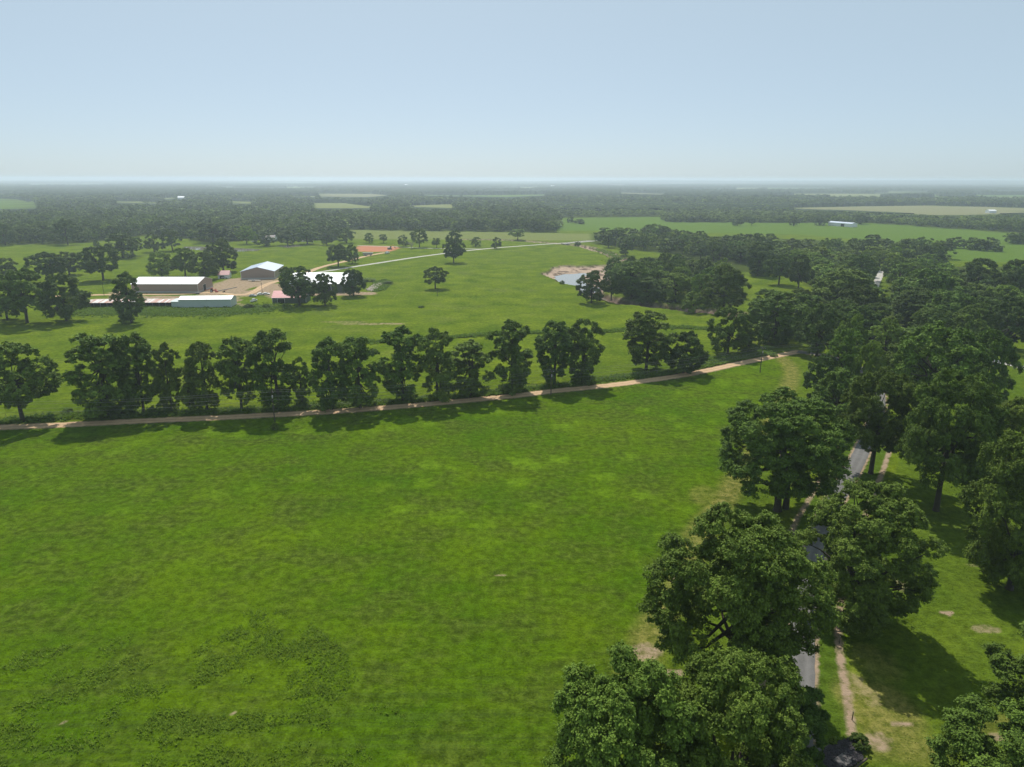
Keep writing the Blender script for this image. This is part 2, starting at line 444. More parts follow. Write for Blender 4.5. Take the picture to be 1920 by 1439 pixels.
def ground_mat():
    mt, nt, b = mat('grassland')
    P = wpos(nt); g = nd(nt, 'ShaderNodeNewGeometry')
    big = noise(nt, P, 0.012, 3); medn = noise(nt, P, 0.06, 5, 0.6); fine = noise(nt, P, 0.6, 6, 0.7); micro = noise(nt, P, 3.0, 4, 0.7)
    st = noise(nt, wpos(nt, (0.25, 1.6, 1)), 0.35, 5, 0.65)
    # rough pasture
    past = mix(nt, ramp(nt, medn, [(0.32, 0), (0.68, 1)]), (0.072, 0.120, 0.008), (0.150, 0.200, 0.014))
    past = mix(nt, ramp(nt, st, [(0.50, 0), (0.72, 0.7)]), past, (0.060, 0.092, 0.016))
    past = mix(nt, ramp(nt, noise(nt, P, 0.035, 4, 0.6), [(0.56, 0), (0.75, 0.55)]), past, (0.150, 0.170, 0.045))
    # cut near field: olive mottle with rounder bright clumps
    fld = mix(nt, ramp(nt, noise(nt, P, 0.03, 4, 0.6), [(0.35, 0), (0.65, 1)]), (0.056, 0.116, 0.004), (0.095, 0.154, 0.005))
    olv = mth(nt, 'MULTIPLY', ramp(nt, noise(nt, wpos(nt, (1, 1.3, 1)), 0.075, 8, 0.78), [(0.45, 0), (0.60, 1)]), 0.72)
    fld = mix(nt, olv, fld, mix(nt, ramp(nt, fine, [(0.4, 0), (0.6, 1)]), (0.050, 0.072, 0.010), (0.085, 0.115, 0.016)))
    vo = nd(nt, 'ShaderNodeTexVoronoi', feature='F1'); vo.inputs['Scale'].default_value = 0.11; vo.inputs['Randomness'].default_value = 1
    w = nd(nt, 'ShaderNodeVectorMath', operation='ADD'); nn = nd(nt, 'ShaderNodeTexNoise'); nn.inputs['Scale'].default_value = 0.3
    nt.links.new(P, nn.inputs['Vector']); sc = nd(nt, 'ShaderNodeVectorMath', operation='SCALE'); sc.inputs[3].default_value = 5.0
    nt.links.new(nn.outputs['Color'], sc.inputs[0]); nt.links.new(P, w.inputs[0]); nt.links.new(sc.outputs[0], w.inputs[1]); nt.links.new(w.outputs[0], vo.inputs['Vector'])
    pick = mth(nt, 'GREATER_THAN', nd_sep(nt, vo.outputs['Color']), 0.45)
    blobs = mth(nt, 'MULTIPLY', ramp(nt, vo.outputs['Distance'], [(0.20, 1), (0.42, 0)]), pick)
    blobs = mth(nt, 'MULTIPLY', blobs, ramp(nt, noise(nt, P, 0.010, 2), [(0.35, 0.35), (0.55, 1)]))
    fld = mix(nt, mth(nt, 'MULTIPLY', mth(nt, 'MULTIPLY', blobs, 0.85), attr(nt, 'clump')), fld, (0.118, 0.205, 0.008))
    rowp = mth(nt, 'MULTIPLY', mth(nt, 'MULTIPLY', ramp(nt, noise(nt, wpos(nt, (0.035, 1.1, 1)), 0.9, 3, 0.6), [(0.48, 0), (0.60, 1)]), attr(nt, 'rows')), 0.5)
    fld = mix(nt, rowp, fld, (0.052, 0.088, 0.012))
    col = mix(nt, attr(nt, 'field'), past, fld)
    # mown lawn with stripes
    lw = mix(nt, medn, (0.058, 0.105, 0.010), (0.090, 0.138, 0.015))
    col = mix(nt, attr(nt, 'lawn'), col, lw)
    col = mix(nt, mth(nt, 'MULTIPLY', attr(nt, 'dry'), ramp(nt, fine, [(0.35, 0.3), (0.6, 1)])), col, (0.215, 0.190, 0.055))
    col = mix(nt, attr(nt, 'fgreen'), col, mix(nt, medn, (0.080, 0.145, 0.020), (0.120, 0.185, 0.028)))
    col = mix(nt, attr(nt, 'ftan'), col, mix(nt, st, (0.17, 0.18, 0.085), (0.25, 0.24, 0.13)))
    col = mix(nt, attr(nt, 'fpale'), col, mix(nt, st, (0.16, 0.185, 0.060), (0.21, 0.225, 0.085)))
    col = mix(nt, mth(nt, 'MULTIPLY', attr(nt, 'floor'), 0.8), col, mix(nt, fine, (0.022, 0.034, 0.010), (0.06, 0.075, 0.022)))  # dark litter, with the shade under the trees put into its colour
    # fine light and dark of the grass itself
    v = mth(nt, 'ADD', mth(nt, 'MULTIPLY', ramp(nt, fine, [(0.35, 0), (0.65, 1)]), 0.55), mth(nt, 'ADD', mth(nt, 'MULTIPLY', ramp(nt, micro, [(0.3, 0), (0.7, 1)]), 0.50), 0.33))
    col = mix(nt, 1.0, col, v, 'MULTIPLY')
    soil = mix(nt, fine, (0.22, 0.155, 0.10), (0.39, 0.295, 0.21))
    dmask = mth(nt, 'MULTIPLY', attr(nt, 'dirt'), mth(nt, 'ADD', ramp(nt, fine, [(0.30, 0), (0.60, 0.8)]), 0.35), clamp=True)
    dmask = ramp(nt, dmask, [(0.22, 0), (0.7, 1)])
    col = mix(nt, dmask, col, soil)
    col = mix(nt, attr(nt, 'red'), col, mix(nt, fine, (0.30, 0.115, 0.06), (0.50, 0.24, 0.15)))
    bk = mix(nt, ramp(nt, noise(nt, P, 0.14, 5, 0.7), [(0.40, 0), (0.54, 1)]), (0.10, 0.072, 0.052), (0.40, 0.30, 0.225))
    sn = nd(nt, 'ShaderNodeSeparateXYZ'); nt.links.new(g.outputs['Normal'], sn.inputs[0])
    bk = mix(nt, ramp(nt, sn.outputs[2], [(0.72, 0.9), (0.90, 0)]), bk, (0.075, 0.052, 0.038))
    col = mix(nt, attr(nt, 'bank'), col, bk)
    nt.links.new(col, b.inputs['Base Color'])
    b.inputs['Roughness'].default_value = 1.0; b.inputs['Specular IOR Level'].default_value = 0.0
    hgt = mth(nt, 'ADD', mth(nt, 'MULTIPLY', fine, 0.6), mth(nt, 'MULTIPLY', micro, 0.25))
    hgt = mth(nt, 'ADD', hgt, mth(nt, 'MULTIPLY', noise(nt, wpos(nt, (0.45, 1, 1)), 0.9, 5, 0.7), 0.6))
    bump(nt, b, hgt, 0.75, 0.55)
    return mt
def nd_sep(nt, c):
    s = nd(nt, 'ShaderNodeSeparateColor'); nt.links.new(c, s.inputs[0]); return s.outputs[0]
M['ground'] = ground_mat()
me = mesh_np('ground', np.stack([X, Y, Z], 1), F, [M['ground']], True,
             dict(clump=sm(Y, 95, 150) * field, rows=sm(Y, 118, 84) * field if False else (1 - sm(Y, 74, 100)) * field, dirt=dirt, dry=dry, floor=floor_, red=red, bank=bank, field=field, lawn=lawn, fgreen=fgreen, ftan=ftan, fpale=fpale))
tag(link('ground', me), kind='structure')

# water
def sheet(name, pts, z, m_, jitter=0.0, step=2.0, kind='structure'):
    n = len(pts); out = []
    for i in range(n):
        a = np.array(pts[i]); b_ = np.array(pts[(i + 1) % n]); k = max(1, int(np.linalg.norm(b_ - a) / step))
        for t in range(k):
            q_ = a + (b_ - a) * t / k
            j = (vnoise(np.array([q_[0]]), np.array([q_[1]]), step * 2, 5)[0] - .5) * 2 * jitter
            out.append((q_[0] + j, q_[1] + j, z))
    tr = tessellate_polygon([[Vector(p) for p in out]])
    me_ = mesh_np(name, np.array(out), np.array([(t[0], t[1], t[2]) for t in tr]), [m_])
    # all faces up
    o = link(name, me_); tag(o, kind=kind); return o
mt, nt, b = mat('water'); M['water'] = mt
b.inputs['Base Color'].default_value = (0.22, 0.20, 0.16, 1); b.inputs['Roughness'].default_value = 0.06
b.inputs['Specular IOR Level'].default_value = 0.9
bump(nt, b, noise(nt, wpos(nt), 1.5, 3), 0.05, 0.05)
sheet('creek_water', GP([(1016,514),(1030,506),(1048,497),(1095,497.5),(1145,496),(1170,505),(1150,520),(1200,560),(1300,575),(1420,590),(1420,600),(1105,548),(1045,528)]), -3.35, M['water'])
sheet('pond_water', GP([(342,463),(370,462.5),(440,465.5),(492,468),(480,471),(430,472.5),(390,471),(350,467)]), 0.03, M['water'], 1.5)
sheet('pond_water', GP([(515,462),(560,460),(575,461),(540,465)]), 0.03, M['water'], 1.0)

# roads
def strip(name, pts, width, z, m_, jit=0.15):
    P = np.array(pts); T = np.gradient(P, axis=0); T /= np.linalg.norm(T, axis=1)[:, None] + 1e-9
    N = np.stack([-T[:, 1], T[:, 0]], 1); k = 7; V = []
    for i in range(len(P)):
        for j in range(k):
            s = (j / (k - 1) - .5) * width
            if j in (0, k - 1): s += (RNG.random() - .5) * 2 * jit
            V.append((P[i, 0] + N[i, 0] * s, P[i, 1] + N[i, 1] * s, z))
    Fq = [(i * k + j, i * k + j + 1, (i + 1) * k + j + 1, (i + 1) * k + j) for i in range(len(P) - 1) for j in range(k - 1)]
    cross = np.tile(np.linspace(0, 1, k), len(P))
    return tag(link(name, mesh_np(name, np.array(V), np.array(Fq), [m_], False, dict(cross=cross))), kind='structure')
def road_mat(name, c0, c1, track, tc, rough=0.95):
    mt, nt, b = mat(name); P = wpos(nt)
    c = mix(nt, ramp(nt, noise(nt, P, 0.5, 6, 0.7), [(0.3, 0), (0.7, 1)]), c0, c1)
    cr = attr(nt, 'cross')
    t = ramp(nt, cr, [(0.10, 0), (0.27, 1), (0.42, 0), (0.58, 0), (0.73, 1), (0.90, 0)])
    c = mix(nt, mth(nt, 'MULTIPLY', t, track), c, tc)
    c = mix(nt, 0.35, c, mix(nt, noise(nt, P, 5.0, 4, 0.8), (0, 0, 0), (1, 1, 1)), 'OVERLAY')
    nt.links.new(c, b.inputs['Base Color']); b.inputs['Roughness'].default_value = rough
    b.inputs['Specular IOR Level'].default_value = 0.15
    bump(nt, b, noise(nt, P, 3, 5, 0.7), 0.4, 0.06)
    return mt
M['gravel'] = road_mat('tan_gravel', (0.32, 0.205, 0.115), (0.50, 0.345, 0.205), 0.5, (0.60, 0.44, 0.28))
M['pale_gravel'] = road_mat('pale_gravel', (0.32, 0.30, 0.265), (0.44, 0.42, 0.375), 0.4, (0.50, 0.48, 0.44))
M['asphalt'] = road_mat('asphalt', (0.105, 0.102, 0.097), (0.155, 0.150, 0.143), 0.45, (0.20, 0.193, 0.186))
strip('gravel_road', gravel, 4.2, 0.035, M['gravel'], 0.3)
strip('paved_drive', drive, 3.8, 0.045, M['asphalt'], 0.06)
strip('gravel_lane', lane, 4.5, 0.04, M['pale_gravel'], 0.3)
strip('far_gravel_road', farroad[:-1], 5.0, 0.05, M['pale_gravel'], 0.3)
strip('back_lane', backlane, 3.5, 0.06, M['pale_gravel'], 0.3)
strip('yard_lane', yardlane, 5.0, 0.04, M['gravel'], 0.4)
strip('highway', GP([(652,375.5),(660,379),(676,383),(700,387.5)]), 9, 0.1, M['pale_gravel'], 0.3)

# ------------------------------------------------------------------ trees
def make_tree(rng, R, H, hb, nl, ns, nf, L, W, style='wide', lean=(0, 0), mat_leaf=None, trunk=True, upper_only=False):
    """returns (crown mesh arrays, trunk mesh arrays)"""
    cs = []; tries = 0; rl0 = {'wide': 0.235, 'tall': 0.34, 'bush': 0.32}[style] * R
    def prof(t):
        if style == 'tall': return (0.55 + 0.45 * math.sin(min(1, t / 0.55) * math.pi / 2)) * (1 if t < 0.6 else math.sqrt(max(0, 1 - ((t - 0.6) / 0.42) ** 2)))
        if style == 'bush': return math.sqrt(max(0, 1 - (abs(t - 0.38) / 0.64) ** 2))
        return (0.72 + 0.28 * min(1, t / 0.3)) * (1 if t < 0.38 else math.sqrt(max(0, 1 - ((t - 0.38) / 0.64) ** 2.1)))
    k3 = [(rng.uniform(0, 6.28), rng.uniform(0.07, 0.17)) for _ in range(3)]
    holes = [(rng.uniform(0, 6.28), rng.uniform(0.1, 0.85)) for _ in range(4 if style != 'bush' else 0)]
    lobes = []
    while len(lobes) < nl and tries < nl * 40:
        tries += 1
        t = rng.random() ** 0.9; a = rng.uniform(0, 2 * math.pi)
        if any(abs((a - ha + math.pi) % (2 * math.pi) - math.pi) < 0.33 and abs(t - ht) < 0.13 for ha, ht in holes): continue
        wob = 1 + sum(am * math.sin((i + 2) * a + ph + t * 3) for i, (ph, am) in enumerate(k3))
        outer = rng.random() < 0.8
        rr = R * prof(t) * wob * (rng.uniform(0.74, 0.92) if outer else rng.uniform(0.2, 0.6))
        rl = rl0 * rng.uniform(0.55, 1.25) * (1 - 0.25 * t)
        c = np.array([math.cos(a) * rr + lean[0] * (0.3 + 0.7 * t), math.sin(a) * rr + lean[1] * (0.3 + 0.7 * t), hb + t * (H - hb) * 0.93 + (0 if outer else 0)])
        if all(np.linalg.norm(c - o[0]) > 0.60 * (rl + o[1]) for o in lobes): lobes.append((c, rl))
    if upper_only: lobes = [l for l in lobes if l[0][2] > hb + 0.25 * (H - hb)] or lobes
    ctr = np.array([lean[0] * 0.6, lean[1] * 0.6, hb + (H - hb) * 0.35])
    LC = np.array([l[0] for l in lobes]); LR = np.array([l[1] for l in lobes]); n = len(lobes)
    # sprays on the outside of each lobe
    d = rng.normal(size=(n, ns, 3)); d /= np.linalg.norm(d, axis=2)[:, :, None]
    out = LC - ctr; out /= np.linalg.norm(out, axis=1)[:, None] + 1e-6
    d = d + out[:, None, :] * 0.55 + np.array([0, 0, 0.38]); d /= np.linalg.norm(d, axis=2)[:, :, None]
    rad = rng.uniform(0.45, 1.15, (n, ns, 1)) * LR[:, None, None]
    S = LC[:, None, :] + d * rad * np.array([1, 1, 0.78])
    sr = (LR[:, None, None] * (1.3 / math.sqrt(ns)) * rng.uniform(0.7, 1.2, (n, ns, 1)))
    e = rng.normal(size=(n, ns, nf, 3)) * np.array([0.62, 0.62, 0.36])
    C = (S[:, :, None, :] + e * sr[:, :, None, :]).reshape(-1, 3)
    nrm = (d[:, :, None, :] * 0.6 + np.array([0, 0, 0.75]) + rng.normal(size=(n, ns, nf, 3)) * 0.42).reshape(-1, 3)
    nrm /= np.linalg.norm(nrm, axis=1)[:, None]
    tone = (rng.uniform(0.25, 0.75, (n, 1, 1)) * 0.5 + rng.uniform(0, 1, (n, ns, 1)) * 0.3 + rng.uniform(0, 1, (n, ns, nf)) * 0.35 - 0.05).reshape(-1)
    a1 = rng.normal(size=C.shape); a1 -= nrm * (a1 * nrm).sum(1)[:, None]; a1 /= np.linalg.norm(a1, axis=1)[:, None]
    a2 = np.cross(nrm, a1); sc = rng.uniform(0.65, 1.25, (len(C), 1))
    V = np.stack([C - a1 * L * .5 * sc, C + a2 * W * .5 * sc + a1 * L * .06 * sc, C + a1 * L * .5 * sc - nrm * L * 0.18 * sc, C - a2 * W * .5 * sc + a1 * L * .06 * sc], 1).reshape(-1, 3)
    Fq = np.arange(len(V)).reshape(-1, 4)
    ra = np.percentile(np.hypot(C[:, 0] - lean[0] * .6, C[:, 1] - lean[1] * .6), 96.5); za = np.percentile(C[:, 2], 99.7)
    fx = np.array([R / ra, R / ra, H / za]); V = V * fx
    crown = (V, Fq, np.repeat(np.clip(tone, 0, 1), 4))
    if not trunk: return crown, None
    TV, TF = [], []; off = 0
    def addt(pts, rr, k=7):
        nonlocal off
        v, f = tube_np(pts, rr, k); TV.append(v); TF.append(f + off); off += len(v)
    tr = 0.030 * H * (1.0 if style != 'tall' else 0.75)
    fork = hb + (H - hb) * (0.16 if style != 'tall' else 0.4)
    b0 = np.array([0, 0, -0.3]); top = np.array([lean[0] * 0.55, lean[1] * 0.55, fork + (H - hb) * 0.30])
    fk = np.array([lean[0] * 0.38, lean[1] * 0.38, fork])
    addt([b0, np.array([0, 0, 0.5]), fk * 0.5 + np.array([0.2, 0.1, 0]), fk, (fk + top) / 2 + np.array([.3, -.2, 0]), top], [tr * 1.5, tr * 1.08, tr * 0.92, tr * 0.85, tr * 0.55, tr * 0.28], 8)
    order = np.argsort(-LR)[:min(n, 16)]
    for k_, i in enumerate(order):
        c = LC[i]; s0 = fk * rng.uniform(0.75, 1.0) if k_ % 2 else (fk + top) / 2
        midp = (s0 + c) / 2 + np.array([rng.uniform(-.5, .5), rng.uniform(-.5, .5), -0.12 * np.linalg.norm(c - s0) + (0.25 * (c[2] - s0[2]))])
        q1 = s0 * .5 + midp * .5 + rng.normal(size=3) * 0.15; q2 = midp * .5 + c * .5 + rng.normal(size=3) * 0.25
        addt([s0, q1, midp, q2, c], [tr * 0.5, tr * 0.38, tr * 0.28, tr * 0.18, tr * 0.06], 6)
    return crown, (np.concatenate(TV) * fx, np.concatenate(TF))

R0W, R0T, R0B, HH = 10.0, 6.2, 6.0, 20.0
LOD = {  # lobes, sprays, leaves, leaf length, width
    'near': (92, 44, 54, 0.34, 0.215), 'mid': (66, 22, 26, 0.72, 0.46), 'far': (42, 11, 14, 1.25, .85), 'vfar': (24, 5, 8, 2.4, 1.7), 'xfar': (16, 3, 7, 3.1, 2.2)}
NV = {'near': {'wide': 5, 'tall': 2, 'bush': 1}, 'mid': {'wide': 5, 'tall': 8, 'bush': 2}, 'far': {'wide': 5, 'tall': 3, 'bush': 2}, 'vfar': {'wide': 6, 'tall': 3, 'bush': 2}, 'xfar': {'wide': 5, 'tall': 2, 'bush': 1}}
VAR = {}; VMESH = {}
def variant(lod, style, i):
    key = (lod, style, i)
    if key not in VAR:
        rng = np.random.default_rng(abs(hash((len(lod) * 7 + ord(lod[0]), ord(style[0]), i))) % 99991)
        nl, ns, nf, L, W = LOD[lod]
        R = {'wide': R0W, 'tall': R0T, 'bush': R0B}[style]; H = HH if style != 'bush' else 10.0
        hb = {'wide': (3.2, 2.2, 5.6, 2.6, 6.2, 3.0), 'tall': (1.7, 2.7, 1.2, 3.7, 2.1, 3.0, 1.4, 2.3), 'bush': (1.2,) * 6}[style][i]
        k = R / R0W
        if style != 'wide' and lod in ('near', 'mid'): L *= 0.85; W *= 0.85
        if style == 'tall': nl = int(nl * 0.85)
        if style == 'bush': nl = int(nl * 0.55)
        VAR[key] = make_tree(rng, R, H, hb, nl, ns, nf, L, W, style, trunk=lod in ('near', 'mid', 'far'), upper_only=lod == 'xfar')
    return VAR[key]
def vmesh(lod, style, i, lm):
    key = (lod, style, i, lm)
    if key not in VMESH:
        c, t = variant(lod, style, i)
        cm = mesh_np('crown', c[0], c[1], [M[lm]], False, dict(tone=c[2]))
        tm = mesh_np('trunk', t[0], t[1], [M['bark']], True)
        VMESH[key] = (cm, tm)
    return VMESH[key]

def fit_H(x, y, R, top_py):
    """height whose rounded crown just reaches picture row top_py"""
    lo, hi = 2.0, 34.0
    D = math.hypot(x, y); ux, uy = x / D, y / D
    for _ in range(22):
        h = (lo + hi) / 2; hb = 0.18 * h; zc = hb + 0.4 * (h - hb); b_ = h - zc
        ym = min(proj(x + ux * R * .85 * math.cos(t), y + uy * R * .85 * math.cos(t), zc + b_ * math.sin(t))[1] for t in np.linspace(0, math.pi / 2, 7))
        if ym > top_py: lo = h
        else: hi = h
    return lo

TREES = []   # dict(x, y, R, H, style, leaf, label, group, name)
def T(bx, by, top, l, r, label, style='wide', leaf='leaf', group=None, cat='tree', name='broadleaf_tree', lod=None, var=None):
    p = G(bx, by); s = math.hypot(math.hypot(p.x, p.y), H0) ; f = (p - Vector((0, 0, H0))).dot(fw)
    R = (r - l) / 2 / FPX * f
    p = G((bx * .4 + (l + r) / 2 * .6), by)
    H = fit_H(p.x, p.y, R, top)
    TREES.append(dict(x=p.x, y=p.y, R=R, H=H, style=style, leaf=leaf, label=label, group=group, cat=cat, name=name, lod=lod, own=True, var=var))

# --- the foreground, right side
T(1460,958,742,1343,1568,'large dark tree with two trunks standing between the green field and the curving paved drive', var=2)
T(1632,888,692,1560,1705,'tree with a tall bare straight trunk right beside the bend of the paved drive', var=4)
T(1757,958,702,1668,1838,'broad tree with visible spreading branches in the right pasture behind the leaning tree', var=2)
N4 = len(TREES)
T(1592,1165,912,1545,1775,'leaning tree with a low horizontal limb casting a big round shadow on the pasture')
T(1366,1292,966,1216,1512,'biggest tree in the foreground, its thick dark trunk beside the paved drive at bottom right', var=2)
T(1150,1610,1236,998,1320,'huge tree at the bottom edge, its crown reaching farthest left over the green field')
T(1350,1590,1222,1195,1515,'huge tree crown at the bottom edge just below the dark trunk of the biggest tree')
T(1478,1445,1285,1410,1545,'dark shaded tree between the biggest tree and the bottom stretch of the paved drive', leaf='leaf_dark', var=1)
T(1905,1640,1345,1742,2070,'tree crown cut off by the bottom right corner of the photograph')
T(1985,1420,1190,1848,2120,'tree at the right edge just above the corner tree, only its left branches in view')
T(1892,1105,812,1795,1990,'tall dark tree on the right edge casting its shadow over the right pasture', var=1)
T(1885,935,748,1825,1965,'light green tree at the right edge behind the tall dark one', leaf='leaf_light')
W = 'trees at the near side of the right-hand wood'
for a in [(1735,792,610,1662,1808,'very broad bright crown in the middle of the right-hand wood, above the drive','wide','leaf'),
          (1842,772,622,1790,1880,'airy tree whose crown reaches out over the pale gravel lane at right','wide','leaf'),
          (1575,748,620,1542,1604,'narrow light green tree above the bright pair beside the drive','tall','leaf_light'),
          (1618,765,641,1590,1648,'round light green tree beside the drive where it goes under the wood','wide','leaf_light'),
          (1542,752,667,1496,1562,'dark spreading tree reaching toward the yellowish track, right of the junction','wide','leaf_dark'),
          (1562,802,692,1514,1620,'small tree between the two-trunk tree and the tall bare-trunk tree','wide','leaf'),
          (1527,668,572,1491,1576,'tall dark tree right of the gravel junction, its trunk at the pale gravel','wide','leaf_dark'),
          (1700,735,640,1650,1735,'mid green crown just left of the very broad bright one','wide','leaf'),
          (1587,690,592,1562,1624,'light green crown behind the drive, above the narrow one','wide','leaf_light'),
          (1652,702,598,1628,1676,'tall light green crown left of the gap with the pale lane','tall','leaf_light'),
          (1890,655,558,1843,1932,'dark tree beside the small right-edge pasture with the pale lane','wide','leaf_dark'),
          (1740,655,578,1700,1775,'low mid green crown right above the very broad bright one','wide','leaf'),
          (1800,665,590,1765,1840,'grey-green crown left of the dark tree by the right-edge pasture','wide','leaf'),
          (1605,622,537,1567,1648,'dark round crown below the pale bend of the lane','wide','leaf_dark'),
          (1570,592,505,1513,1632,'wide flat-topped dark crown left of the pale bend of the lane','wide','leaf'),
          (1733,592,506,1682,1782,'wide domed crown right of the pale bend of the lane','wide','leaf'),
          (1770,630,546,1718,1822,'big domed crown in the middle of the wood, right of the dark round one','wide','leaf'),
          (1828,562,486,1788,1866,'big crown just below the bright green right-hand field','wide','leaf_dark'),
          (1896,575,488,1862,1935,'crown at the right edge just below the bright green field','wide','leaf_dark'),
          (1607,532,477,1578,1636,'round mid green crown above the pale bend of the lane','wide','leaf'),
          (1463,534,479,1432,1484,'left of two spreading trees standing in the sunlit clearing','wide','leaf'),
          (1497,545,479,1472,1519,'right of two spreading trees standing in the sunlit clearing','wide','leaf_dark'),
          (1420,517,455,1395,1446,'dark tree at the back of the sunlit clearing','tall','leaf_dark'),
          (1337,490,449,1322,1352,'pale oval crown in the dark wood behind the creek trees','tall','leaf_light')]:
    T(*a[:6], style=a[6], leaf=a[7], group=W)
# --- the row along the gravel road
ROW = 'trees in the row along the gravel road'
for a in [(40,790,646,-22,112,'leftmost tree of the roadside row, standing alone with a wide crown','wide'),
          (208,780,628,148,255,'tall tree that starts the long roadside row, second from the left','tall'),
          (272,774,630,232,305,'third tree from the left in the roadside row, tall with a rounded top','tall'),
          (324,772,645,298,346,'slim airy tree with a visible forked trunk in the left part of the roadside row','tall'),
          (358,772,690,334,382,'low short tree squeezed between taller ones in the left part of the roadside row','tall'),
          (396,770,644,352,418,'roadside row tree left of centre gap, its pale crown narrow and high','tall'),
          (457,768,634,414,488,'dense tall tree just left of the utility pole in the roadside row','tall'),
          (522,768,621,478,567,'tallest crown by the leftmost utility pole, behind that pole in the row','tall'),
          (566,760,672,549,588,'narrow short tree just right of the leftmost utility pole','tall'),
          (627,768,636,580,658,'wide rounded tree of the pair between two gaps in the roadside row','tall'),
          (672,765,634,640,716,'right-hand tree of the tight pair left of the row centre, darker','tall'),
          (764,753,613,708,794,'big spreading tree in the middle of the roadside row, left of a slimmer one','tall'),
          (822,750,617,784,858,'slimmer upright tree in the middle of the roadside row','tall'),
          (872,744,641,846,930,'lower rounded tree right of the middle of the roadside row','tall'),
          (956,735,603,922,1003,'tall tree with an open crown left of the middle utility pole','tall'),
          (1042,722,603,1002,1074,'tall dense tree directly behind the middle utility pole','tall'),
          (1086,718,600,1058,1134,'last tree of the long unbroken row, just right of the middle utility pole','tall'),
          (1213,694,586,1168,1252,'separate tall pointed tree between the long row and the dark bush-like tree','tall'),
          (1368,664,578,1322,1402,'wide tree left of the right-hand utility pole, beyond the gravel road','wide'),
          (1403,662,607,1380,1424,'small tree standing just left of the right-hand utility pole','tall'),
          (1450,645,548,1402,1500,'tall dark tree right behind the right-hand utility pole','tall')]:
    T(*a[:6], style=a[6], group=ROW, leaf='leaf' )
T(1280,699,622,1242,1322,'low dense dark bush-like tree overhanging the gravel road','bush','leaf_dark',ROW)
